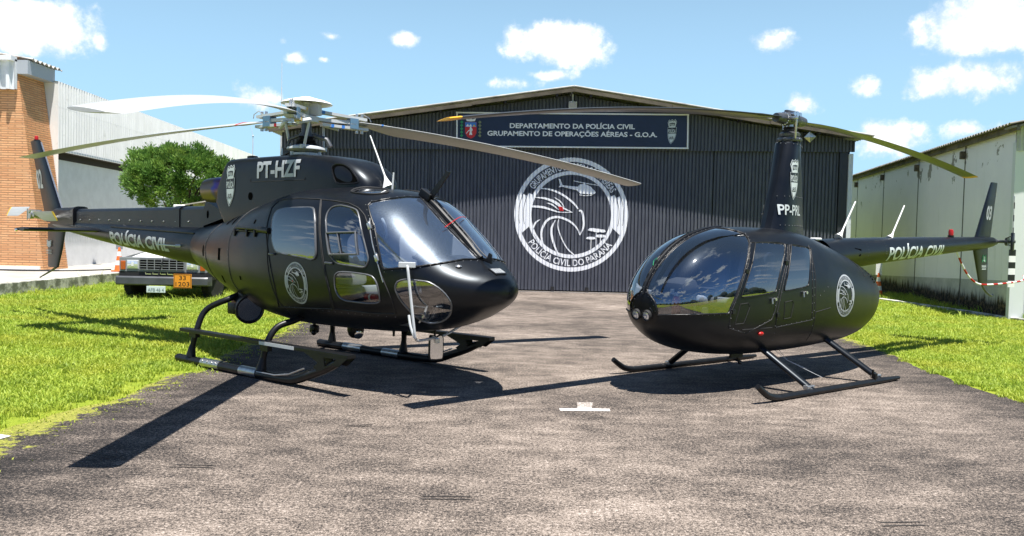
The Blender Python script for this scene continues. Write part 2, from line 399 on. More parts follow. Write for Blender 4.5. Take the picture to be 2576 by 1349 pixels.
def emblem_layers():
    "round unit emblem: double ring, lettering, eagle head, small helicopter and pines; radius 1"
    def E(*p): return [((x - 820) / 356., (815 - y) / 356.) for x, y in p]
    k = 1 / 356.; L = []
    L.append((ring(1, .925), 0)); L.append((ring(.765, .70), 0))
    L.append((text_arc('GRUPAMENTO DE OPERAÇÕES AÉREAS', .845, .115, 147, 30, .02), 0))
    L.append((text_arc('POLÍCIA CIVIL DO PARANÁ', .845, .115, 214, 325, .02, True), 0))
    for m in (1, -1):
        def S(v): v = np.array(v); v[:, 0] *= m; return v
        for r0, r1, a0, a1 in ((.915, .845, 158, 196), (.835, .745, 154, 196)):
            v, f = ring(r0, r1, a0, a1, 16); L.append(((S(v), f), 0))
        L.append(((S(np.array([(-.93, -.17), (-.71, -.20), (-.86, -.34)])), [(0, 1, 2)]), 0))
    st = [([(600, 655), (680, 660), (760, 690), (830, 740), (862, 778)], [4, 12, 15, 14, 9]), ([(866, 790), (885, 792), (897, 840), (898, 890), (877, 942)], [12, 14, 15, 14, 4]),
          ([(877, 942), (862, 905), (825, 865), (770, 838), (720, 832), (672, 852), (643, 900), (637, 950), (650, 1010), (668, 1046)], [4, 10, 14, 16, 17, 17, 16, 14, 12, 10]),
          ([(588, 712), (650, 716), (705, 735), (760, 770), (828, 800)], [3, 14, 17, 14, 3]), ([(575, 768), (640, 772), (700, 788), (745, 800), (828, 800)], [14, 16, 13, 8, 3]),
          ([(665, 745), (700, 755), (740, 785)], [3, 12, 4]), ([(690, 720), (735, 745), (765, 775)], [3, 10, 4]), ([(710, 708), (752, 735), (775, 770)], [3, 9, 4]),
          ([(722, 850), (700, 900), (702, 950), (720, 1010), (748, 1070)], [4, 16, 17, 14, 8]), ([(742, 845), (738, 890), (762, 960), (800, 1025), (845, 1066)], [4, 8, 8, 9, 9]),
          ([(628, 848), (600, 868), (582, 905)], [3, 13, 12]), ([(590, 935), (610, 965), (632, 1010)], [3, 9, 4]),
          ([(948, 965), (948, 1030)], 5), ([(978, 925), (978, 1015)], 6), ([(1006, 950), (1006, 1000)], 5),
          ([(830, 604), (905, 617), (988, 629)], 5), ([(895, 612), (897, 630)], 8), ([(868, 690), (905, 694), (945, 690)], 4), ([(885, 680), (882, 692)], 4), ([(925, 680), (925, 692)], 4)]
    for p, wd in st: L.append((stroke(E(*p), [x * k * .86 for x in wd] if isinstance(wd, list) else wd * k), 0))
    L.append((poly_tris([E((735, 592), (748, 596), (762, 632), (855, 640), (868, 626), (898, 620), (935, 636), (962, 662), (970, 674), (955, 686), (872, 682), (852, 662), (760, 642), (738, 646), (746, 632))]), 0))
    for cx, cy, rx, ry in ((948, 958, 32, 9), (985, 910, 28, 12), (955, 905, 28, 10), (1018, 912, 20, 10), (1006, 944, 34, 10)):
        a = np.linspace(0, 2 * PI, 15)[:-1]; L.append((poly_tris([E(*[(cx + rx * (1 + .15 * math.sin(5 * t)) * math.cos(t), cy + ry * math.sin(t)) for t in a])]), 0))
    L.append((poly_tris([E((738, 765), (765, 768), (772, 794), (748, 792))]), 1))
    return L
def shield_layers():
    "badge: pale outline, dark line, pale field with three dark labels; fits -1..1 high"
    def E(p): return [((x - 750) / 343., (632 - y) / 343.) for x, y in p]
    out = [(665, 300), (705, 322), (745, 288), (790, 318), (835, 284), (880, 360), (850, 440), (845, 500), (872, 500), (868, 600), (858, 720), (828, 820), (770, 912), (710, 975), (672, 910), (642, 830), (628, 720), (622, 620), (625, 515), (655, 510), (642, 450), (626, 385)]
    cx, cy = 750, 625
    def sc(k): return [(cx + (x - cx) * k, cy + (y - cy) * (k + .03)) for x, y in out]
    L = [(poly_tris([E(out), E(sc(.93))]), 0), (poly_tris([E(sc(.87))]), 0)]
    L.append((poly_tris([E([(628, 522), (862, 512), (858, 678), (630, 684)])]), 1))
    L.append((poly_tris([E([(670, 400), (745, 384), (826, 388), (816, 465), (745, 460), (680, 482)])]), 1))
    L.append((poly_tris([E([(684, 764), (730, 772), (776, 756), (792, 832), (732, 838), (670, 836)])]), 1))
    def bx(s, x0, y0, x1, y1): a, b = E([(x0, y1), (x1, y0)]); return text_box(s, a[0], a[1], b[0], b[1], .025)
    L.append((bx('POLÍCIA', 638, 534, 844, 668), 0)); L.append((bx('PARANÁ', 684, 398, 806, 460), 0)); L.append((bx('CIVIL', 688, 776, 774, 828), 0))
    return L
# ---------------------------------------------------------------- lofted bodies
def pchip(xs, ys, x):
    xs=np.asarray(xs,float);ys=np.asarray(ys,float);x=np.asarray(x,float)
    h=np.diff(xs);d=np.diff(ys)/h;n=len(xs);m=np.zeros(n)
    for i in range(1,n-1):
        if d[i-1]*d[i]>0:
            w1=2*h[i]+h[i-1];w2=h[i]+2*h[i-1]
            m[i]=(w1+w2)/(w1/d[i-1]+w2/d[i])
    m[0]=d[0];m[-1]=d[-1]
    i=np.clip(np.searchsorted(xs,x)-1,0,n-2);t=(x-xs[i])/h[i]
    return ((1+2*t)*(1-t)**2)*ys[i]+t*(1-t)**2*h[i]*m[i]+t*t*(3-2*t)*ys[i+1]+t*t*(t-1)*h[i]*m[i+1]
class Surf:
    """lofted body; stations rows: x, ztop, zbot, halfwidth, zwide, exponent_top, exponent_bottom ; s = station index, phi: 0 bottom, +pi/2 the visible side (sign sd), pi top"""
    def __init__(self, rows, sd):
        self.r=np.array(rows,float); self.n=len(rows); self.k=np.arange(self.n); self.sd=sd
        # cumulative length parameter so spacing follows distance
        q=self.r[:,[0,1,2,3]]; L=np.sqrt((np.diff(q,axis=0)**2).sum(1)); self.k=np.concatenate([[0],np.cumsum(L)]); self.S=self.k[-1]
    def cols(self,s): return [pchip(self.k,self.r[:,j],s) for j in range(7)]
    def pt(self,s,phi):
        s=np.asarray(s,float);phi=np.asarray(phi,float)
        x,zt,zb,w,zw,nt,nb=self.cols(s)
        c,sn=-np.cos(phi),np.sin(phi)
        up=c>0
        n=np.where(up,nt,nb)
        y=self.sd*w*np.sign(sn)*np.abs(sn)**(2/n)
        z=zw+np.where(up,zt-zw,zw-zb)*np.sign(c)*np.abs(c)**(2/n)
        return np.stack([x,y,z],-1)
# nose first.  x, ztop, zbot, w, zw, nt, nb
    def nrm(self, s, phi):
        s = np.asarray(s, float); phi = np.asarray(phi, float); e = 2e-3
        q = self.pt(s, phi); a = self.pt(np.clip(s + e, 0, self.S), phi) - self.pt(np.clip(s - e, 0, self.S), phi); b = self.pt(s, phi + e) - self.pt(s, phi - e)
        n = np.cross(a, b); x, zt, zb, w, zw, nt, nb = self.cols(s)
        cen = np.stack([np.where(s < .8, x - .5, np.where(s > self.S - .5, x + .3, x)), 0 * x, zw], -1)
        n *= np.sign((n * (q - cen)).sum(-1))[..., None]; l = np.linalg.norm(n, axis=-1)[..., None]; return n / np.maximum(l, 1e-9)
    def inv(self, x, z, side=1):
        "station and angle of the side point at (x, z)"
        if not hasattr(self, '_t'):
            self._t = np.linspace(0, self.S, 3000); self._x = self.cols(self._t)[0]
        s = np.interp(-np.asarray(x, float), -self._x, self._t); _, zt, zb, w, zw, nt, nb = self.cols(s)
        z = np.asarray(z, float); up = z > zw; h = np.where(up, zt - zw, zw - zb); n = np.where(up, nt, nb)
        r = np.clip(np.abs(z - zw) / h, 0, 1) ** (n / 2); c = np.where(up, r, -r); return s, np.arccos(np.clip(-c, -1, 1)) * side
    def side(self, x, z, off=0., side=1):
        s, p = self.inv(x, z, side); return self.pt(s, p) + self.nrm(s, p) * off
SA=[[3.32,1.09,1.07,.005,1.08,2,2],
[3.308,1.15,1.02,.10,1.085,2,2],
[3.26,1.215,.965,.215,1.09,2,2],
[3.17,1.28,.905,.335,1.10,2.05,2.1],
[3.05,1.335,.845,.455,1.12,2.1,2.15],
[2.90,1.425,.775,.57,1.15,2.15,2.2],
[2.70,1.60,.70,.685,1.20,2.25,2.3],
[2.45,1.80,.635,.785,1.23,2.4,2.4],
[2.15,2.02,.59,.85,1.25,2.6,2.5],
[1.95,2.10,.575,.885,1.26,2.75,2.55],
[1.70,2.145,.565,.90,1.27,2.85,2.6],
[1.2,2.18,.55,.91,1.28,2.9,2.65],
[0.6,2.17,.545,.90,1.29,2.85,2.65],
[0.1,2.11,.575,.865,1.30,2.6,2.55],
[-.4,2.01,.64,.79,1.31,2.4,2.4],
[-.9,1.90,.745,.68,1.33,2.2,2.2],
[-1.4,1.80,.88,.55,1.36,2.1,2.1],
[-1.85,1.74,1.02,.42,1.38,2,2],
[-2.14,1.714,1.105,.32,1.40,2,2]]
SB=[[2.49,.98,.93,.005,.955,2,2],
[2.48,1.05,.84,.13,.955,2,2],
[2.44,1.155,.755,.25,.955,2.1,2.1],
[2.36,1.285,.665,.36,.955,2.2,2.2],
[2.22,1.44,.57,.455,.955,2.3,2.4],
[2.02,1.59,.48,.535,.96,2.4,2.6],
[1.72,1.725,.405,.595,.97,2.45,2.8],
[1.35,1.803,.365,.625,.98,2.5,2.9],
[0.9,1.822,.345,.635,.985,2.45,2.9],
[0.4,1.82,.345,.635,.985,2.5,2.9],
[0.0,1.785,.355,.63,.985,2.4,2.9],
[-.4,1.70,.37,.605,.98,2.3,2.8],
[-.8,1.595,.385,.56,.97,2.2,2.7],
[-1.2,1.475,.425,.50,.96,2.15,2.5],
[-1.52,1.36,.52,.43,.96,2.1,2.3],
[-1.74,1.25,.65,.325,.965,2.1,2.1],
[-1.885,1.16,.765,.22,.97,2.1,2.1],
[-1.955,1.08,.86,.13,.97,2,2],
[-1.975,.99,.95,.005,.97,2,2]]
def closed_smooth(o, sub=3):
    q = np.array(o); n = len(q); out = []
    for i in range(n):
        p0, p1, p2, p3 = q[i - 1], q[i], q[(i + 1) % n], q[(i + 2) % n]
        for j in range(sub):
            t = j / sub; out.append(.5 * (2 * p1 + (p2 - p0) * t + (2 * p0 - 5 * p1 + 4 * p2 - p3) * t * t + (3 * p1 - p0 - 3 * p2 + p3) * t ** 3))
    return np.array(out)
def densify(o, d=.035):
    q = np.asarray(o); out = []
    for i in range(len(q)):
        a, b = q[i], q[(i + 1) % len(q)]; k = max(1, int(np.ceil(np.linalg.norm(b - a) / d)))
        out += [a + (b - a) * j / k for j in range(k)]
    return np.array(out)
def mir(o): q = np.array(o); q[:, 1] *= -1; return q
def loft_regions(S, outlines, step=.05, ks=.8):
    """triangulate the body in (station, angle) with the outlines as constraints.
    returns points, normals and a triangle list for each outline plus the rest (first outline wins)"""
    sc = np.array([1, ks]); O = [densify(np.asarray(o) * sc) for o in outlines]
    ns = int(S.S / step); npz = int(2 * PI * ks / step); npz += npz % 2
    gs = np.linspace(0, S.S, ns + 1); gp = np.linspace(-PI * ks, PI * ks, npz + 1)
    G = np.array([(a, b) for a in gs for b in gp]); A = np.concatenate(O) if O else np.zeros((0, 2))
    keep = np.ones(len(G), bool)
    brd = (G[:, 0] < 1e-9) | (G[:, 0] > S.S - 1e-9) | (abs(abs(G[:, 1]) - PI * ks) < 1e-9)
    if len(A):
        for i in range(0, len(G), 500):
            d = np.sqrt(((G[i:i + 500, None] - A[None]) ** 2).sum(-1)).min(1); keep[i:i + 500] = (d > step * .42)
    keep |= brd; G = G[keep]
    vs = [Vector(p) for p in G]; es = []
    for o in O:
        b = len(vs); vs += [Vector(p) for p in o]; es += [(b + i, b + (i + 1) % len(o)) for i in range(len(o))]
    r = delaunay_2d_cdt(vs, es, [], 0, 1e-7); v = np.array([tuple(x) for x in r[0]]); f = np.array(r[2])
    c = v[f].mean(1); lab = np.full(len(f), -1)
    for i in reversed(range(len(O))): lab[pip(c, O[i])] = i
    sp = v / sc; sp[:, 0] = np.clip(sp[:, 0], 0, S.S); P = S.pt(sp[:, 0], sp[:, 1]); N = S.nrm(sp[:, 0], sp[:, 1])
    # weld the seam
    key = {}; rep = np.arange(len(P))
    for i, q in enumerate(np.round(P, 5)):
        t = tuple(q); rep[i] = key.setdefault(t, i)
    f = rep[f]; ok = (f[:, 0] != f[:, 1]) & (f[:, 1] != f[:, 2]) & (f[:, 0] != f[:, 2]); f = f[ok]; lab = lab[ok]
    n = np.cross(P[f[:, 1]] - P[f[:, 0]], P[f[:, 2]] - P[f[:, 0]]); fl = (n * N[f].sum(1)).sum(-1) < 0; f[fl] = f[fl][:, ::-1]
    return P, N, f, lab
def region(name, data, labs, m, parent, off=0.):
    P, N, f, lab = data; t = f[np.isin(lab, labs)]; u, inv = np.unique(t, return_inverse=True); t = inv.reshape(-1, 3)
    me = bpy.data.meshes.new(name); me.from_pydata([tuple(x) for x in P[u] + N[u] * off], [], [tuple(x) for x in t]); me.update()
    o = link(name, me, m, parent, True); me.normals_split_custom_set_from_vertices([tuple(x) for x in N[u]]); return o
def outline3(S, o, off=0., d=.04):
    q = densify(np.asarray(o), d); q = np.concatenate([q, q[:1]]); return S.pt(q[:, 0], q[:, 1]) + S.nrm(q[:, 0], q[:, 1]) * off
def line3(S, o, off=0., d=.04):
    q = np.asarray(o, float); out = []
    for i in range(len(q) - 1):
        k = max(1, int(np.ceil(np.linalg.norm(q[i + 1] - q[i]) / d))); out += [q[i] + (q[i + 1] - q[i]) * j / k for j in range(k)]
    out = np.array(out + [q[-1]]); return S.pt(out[:, 0], out[:, 1]) + S.nrm(out[:, 0], out[:, 1]) * off
def xz(S, pts, off=0., side=1, d=.05):
    "polyline given by side-view points laid on the body"
    q = []
    for i in range(len(pts) - 1):
        a, b = np.array(pts[i]), np.array(pts[i + 1]); k = max(1, int(np.ceil(np.linalg.norm(b - a) / d))); q += [a + (b - a) * j / k for j in range(k)]
    q = np.array(q + [np.array(pts[-1])]); return S.side(q[:, 0], q[:, 1], off, side)
def strip(name, P3, r, m, parent): return MB().tube(P3, r, 6).build(name, m, parent, True, 60)
def rivets(mb, P3, gap, r=.006):
    P3 = [Vector(p) for p in P3]; acc = 0
    for a, b in zip(P3, P3[1:]):
        acc += (b - a).length
        if acc >= gap: acc = 0; mb.ball(b, r, 6)
def airfoil(chord, th, n=10):
    "closed outline; leading edge at x=0"
    x = (1 - np.cos(np.linspace(0, PI, n))) / 2; y = 5 * th * (.2969 * np.sqrt(x) - .126 * x - .3516 * x ** 2 + .2843 * x ** 3 - .1036 * x ** 4)
    return [(a * chord, b * chord) for a, b in zip(x, y)] + [(a * chord, -b * chord) for a, b in zip(x[-2:0:-1], y[-2:0:-1])]
def loft_sections(mb, secs):
    n = len(secs[0]); vs = [p for s in secs for p in s]; k = len(secs)
    fs = [[i * n + j, i * n + (j + 1) % n, (i + 1) * n + (j + 1) % n, (i + 1) * n + j] for i in range(k - 1) for j in range(n)]
    return mb.add(vs, fs + [list(range(n))[::-1], [(k - 1) * n + j for j in range(n)]])
def rotor_blade(name, az, rad, chord, zf, pitch, lead, m, parent, th=.12, tipm=None, tiplen=.12, n=22, root_w=None):
    """lead: +1 leading edge towards increasing azimuth. zf(r) = height, pitch(r) in radians, leading edge up"""
    mb = MB(); secs = []; a = R(az); er = Vector((math.cos(a), math.sin(a), 0)); et = Vector((-math.sin(a), math.cos(a), 0)) * lead
    rs = list(np.linspace(rad[0], rad[1] - tiplen, n)) + [rad[1] - tiplen * .5, rad[1] - .015, rad[1]]
    for i, r in enumerate(rs):
        c = chord
        if root_w and r < root_w[1]: t = (r - rad[0]) / (root_w[1] - rad[0]); t = t * t * (3 - 2 * t); c = root_w[0] * (1 - t) + chord * t
        if i >= len(rs) - 2: c = chord * (.93 if i == len(rs) - 2 else .72)
        p = pitch(r); ct, st = math.cos(p), math.sin(p)
        secs.append([er * r + et * ((.27 * chord - x) * ct - y * st) + Vector((0, 0, zf(r) + (.27 * chord - x) * st + y * ct)) for x, y in airfoil(c, th * (1.6 if root_w and r < root_w[1] * .8 else 1))])
    loft_sections(mb, secs)
    mats = [m, tipm or m]; nn = len(secs[0]); mb.mi = [1 if (k // nn) >= n - 1 else 0 for k in range(len(mb.f))]; mb.mi[-1] = 1; mb.mi[-2] = 0
    return mb.build(name, mats, parent, True, 50)
# ================================================================ the larger helicopter (left)
A_rear_win=[(3.549,2.077),(3.523,2.179),(3.402,2.212),(3.294,2.214),(3.155,2.214),(3.022,2.213),(2.928,2.211),(2.854,2.179),(2.767,2.021),(2.742,1.955),(2.715,1.877),(2.693,1.798),(2.678,1.729),(2.669,1.676),(2.665,1.641),(2.679,1.611),(2.738,1.6),(2.823,1.606),(2.903,1.609),(3.015,1.614),(3.141,1.62),(3.258,1.626),(3.343,1.633),(3.407,1.661),(3.46,1.738),(3.477,1.8),(3.501,1.883),(3.525,1.96)]
A_door_win=[(2.599,2.049),(2.61,2.141),(2.589,2.233),(2.511,2.285),(2.426,2.295),(2.264,2.275),(2.197,2.248),(2.14,2.176),(2.102,2.114),(2.062,2.041),(2.025,1.971),(1.991,1.907),(1.957,1.845),(1.93,1.792),(1.881,1.694),(1.883,1.645),(1.909,1.606),(1.954,1.593),(2.032,1.591),(2.112,1.591),(2.215,1.59),(2.296,1.591),(2.36,1.602),(2.433,1.637),(2.472,1.703),(2.491,1.753),(2.515,1.819),(2.539,1.885),(2.572,1.973)]
A_low_win=[(2.356,1.52),(2.3,1.552),(2.183,1.56),(2.104,1.561),(2.013,1.56),(1.94,1.558),(1.816,1.546),(1.752,1.488),(1.732,1.416),(1.725,1.331),(1.737,1.213),(1.795,1.167),(1.933,1.16),(2.003,1.165),(2.092,1.173),(2.184,1.18),(2.254,1.19),(2.335,1.254),(2.367,1.377),(2.366,1.458)]
A_windshield=[(2.121,2.402),(2.121,2.488),(2.069,2.568),(2.031,2.66),(2.004,2.726),(1.984,2.798),(1.972,2.876),(1.97,2.958),(1.956,3.036),(1.953,3.11),(1.903,3.1),(1.789,3.074),(1.697,3.065),(1.611,3.061),(1.544,3.059),(1.475,3.055),(1.405,3.05),(1.336,3.045),(1.252,3.048),(1.169,3.053),(1.088,3.064),(1.012,3.083),(0.932,3.102),(0.842,3.105),(0.815,3.036),(0.83,2.886),(0.855,2.747),(0.869,2.605),(0.891,2.47),(0.92,2.341),(0.963,2.211),(1.014,2.089),(1.073,1.977),(1.141,1.881),(1.203,1.821),(1.268,1.77),(1.335,1.727),(1.405,1.691),(1.509,1.649),(1.62,1.617),(1.665,1.637),(1.695,1.715),(1.73,1.796),(1.758,1.856),(1.788,1.917),(1.821,1.978),(1.857,2.04),(1.895,2.104),(1.955,2.181),(2.019,2.264)]
A_chin=[(1.466,1.439),(1.428,1.512),(1.339,1.548),(1.258,1.556),(1.167,1.562),(1.077,1.57),(0.994,1.575),(0.883,1.523),(0.802,1.387),(0.766,1.173),(0.786,0.975),(0.879,0.729),(1.03,0.561),(1.167,0.515),(1.26,0.543),(1.296,0.605),(1.323,0.695),(1.339,0.813),(1.356,0.94),(1.384,1.078),(1.418,1.198),(1.461,1.35)]
A_fdoor=[(2.854,2.396),(2.73,2.383),(2.616,2.378),(2.494,2.367),(2.378,2.36),(2.207,2.306),(2.074,2.217),(1.983,2.102),(1.944,2.037),(1.908,1.974),(1.873,1.912),(1.841,1.852),(1.811,1.793),(1.783,1.736),(1.757,1.681),(1.724,1.631),(1.692,1.587),(1.661,1.551),(1.629,1.495),(1.601,1.428),(1.577,1.352),(1.56,1.267),(1.549,1.175),(1.562,1.06),(1.589,0.932),(1.683,0.943),(1.779,0.952),(1.872,0.958),(1.962,0.961),(2.03,0.972),(2.101,0.981),(2.175,0.988),(2.25,0.995),(2.327,1.0),(2.406,1.005),(2.486,1.011),(2.461,1.149),(2.456,1.268),(2.459,1.346),(2.469,1.417),(2.484,1.48),(2.502,1.533),(2.517,1.57),(2.533,1.588),(2.549,1.619),(2.566,1.658),(2.58,1.703),(2.596,1.755),(2.616,1.811),(2.639,1.873),(2.661,1.959),(2.692,2.054),(2.737,2.162),(2.784,2.269)]
A_rdoor=[(3.716,2.453),(3.589,2.469),(3.429,2.451),(3.292,2.45),(3.18,2.435),(3.073,2.423),(2.97,2.412),(2.871,2.404),(2.801,2.271),(2.755,2.161),(2.71,2.053),(2.678,1.958),(2.655,1.872),(2.632,1.81),(2.612,1.754),(2.596,1.702),(2.583,1.657),(2.565,1.618),(2.549,1.587),(2.533,1.57),(2.518,1.532),(2.5,1.479),(2.485,1.416),(2.475,1.345),(2.472,1.266),(2.48,1.148),(2.507,1.009),(2.595,1.004),(2.685,0.998),(2.777,0.991),(2.873,0.981),(2.972,0.971),(3.077,0.962),(3.184,0.953),(3.293,0.943),(3.406,0.933),(3.525,0.919),(3.475,1.048),(3.449,1.155),(3.439,1.249),(3.44,1.342),(3.45,1.423),(3.468,1.494),(3.492,1.55),(3.509,1.575),(3.527,1.603),(3.547,1.644),(3.571,1.695),(3.596,1.774),(3.632,1.868),(3.639,1.951),(3.659,2.045),(3.68,2.151),(3.732,2.283)]
B_fwin=[(1.976,2.409),(2.069,2.429),(2.175,2.425),(2.29,2.427),(2.393,2.423),(2.499,2.397),(2.486,2.328),(2.401,2.176),(2.349,2.092),(2.293,1.999),(2.246,1.915),(2.21,1.838),(2.179,1.767),(2.158,1.716),(2.13,1.663),(2.043,1.65),(1.942,1.64),(1.823,1.632),(1.7,1.628),(1.601,1.628),(1.547,1.635),(1.57,1.68),(1.608,1.746),(1.658,1.835),(1.695,1.9),(1.736,1.972),(1.777,2.043),(1.827,2.142),(1.875,2.236)]
B_rwin=[(2.632,2.376),(2.776,2.365),(2.923,2.338),(2.966,2.303),(2.907,2.149),(2.867,2.046),(2.833,1.948),(2.809,1.864),(2.79,1.795),(2.758,1.717),(2.708,1.701),(2.612,1.689),(2.497,1.68),(2.38,1.67),(2.292,1.668),(2.303,1.713),(2.361,1.833),(2.403,1.926),(2.451,2.027),(2.529,2.192)]
B_fdoor=[(1.899,2.429),(2.001,2.421),(2.107,2.415),(2.217,2.413),(2.331,2.402),(2.446,2.389),(2.562,2.376),(2.477,2.22),(2.418,2.087),(2.359,1.99),(2.308,1.901),(2.265,1.818),(2.229,1.742),(2.203,1.679),(2.18,1.623),(2.16,1.577),(2.142,1.548),(2.124,1.494),(2.076,1.392),(1.991,1.352),(1.909,1.308),(1.828,1.261),(1.752,1.208),(1.681,1.148),(1.584,1.185),(1.489,1.217),(1.394,1.248),(1.389,1.386),(1.393,1.496),(1.42,1.553),(1.449,1.584),(1.479,1.63),(1.511,1.684),(1.545,1.742),(1.574,1.8),(1.606,1.86),(1.642,1.923),(1.68,1.989),(1.723,2.059),(1.765,2.166),(1.821,2.287)]
B_rdoor=[(2.591,2.37),(2.685,2.353),(2.782,2.338),(2.888,2.331),(3.004,2.334),(2.951,2.204),(2.92,2.093),(2.888,1.994),(2.868,1.905),(2.855,1.823),(2.849,1.748),(2.847,1.68),(2.85,1.62),(2.856,1.573),(2.855,1.529),(2.858,1.449),(2.87,1.343),(2.766,1.331),(2.664,1.319),(2.564,1.306),(2.465,1.293),(2.368,1.28),(2.271,1.268),(2.178,1.254),(2.169,1.346),(2.167,1.425),(2.169,1.492),(2.186,1.546),(2.205,1.576),(2.224,1.622),(2.246,1.678),(2.272,1.741),(2.305,1.818),(2.345,1.9),(2.392,1.989),(2.447,2.086),(2.507,2.217)]
B_windshield=[(1.76,3.085),(1.25,3.08),(0.885,3.075),(0.617,3.07),(0.43,3.05),(0.3,3.0),(0.235,2.8),(0.22,2.2),(0.24,1.6),(0.301,1.008),(0.385,1.155),(0.471,1.249),(0.559,1.314),(0.649,1.363),(0.738,1.401),(0.828,1.429),(0.916,1.452),(1.003,1.468),(1.091,1.479),(1.18,1.488),(1.268,1.494),(1.357,1.499),(1.39,1.558),(1.426,1.592),(1.463,1.643),(1.495,1.704),(1.531,1.768),(1.569,1.837),(1.611,1.908),(1.643,1.976),(1.679,2.048),(1.72,2.123),(1.768,2.205),(1.814,2.302),(1.873,2.411),(1.91,2.531),(1.93,2.654),(1.868,2.792),(1.818,2.894)]

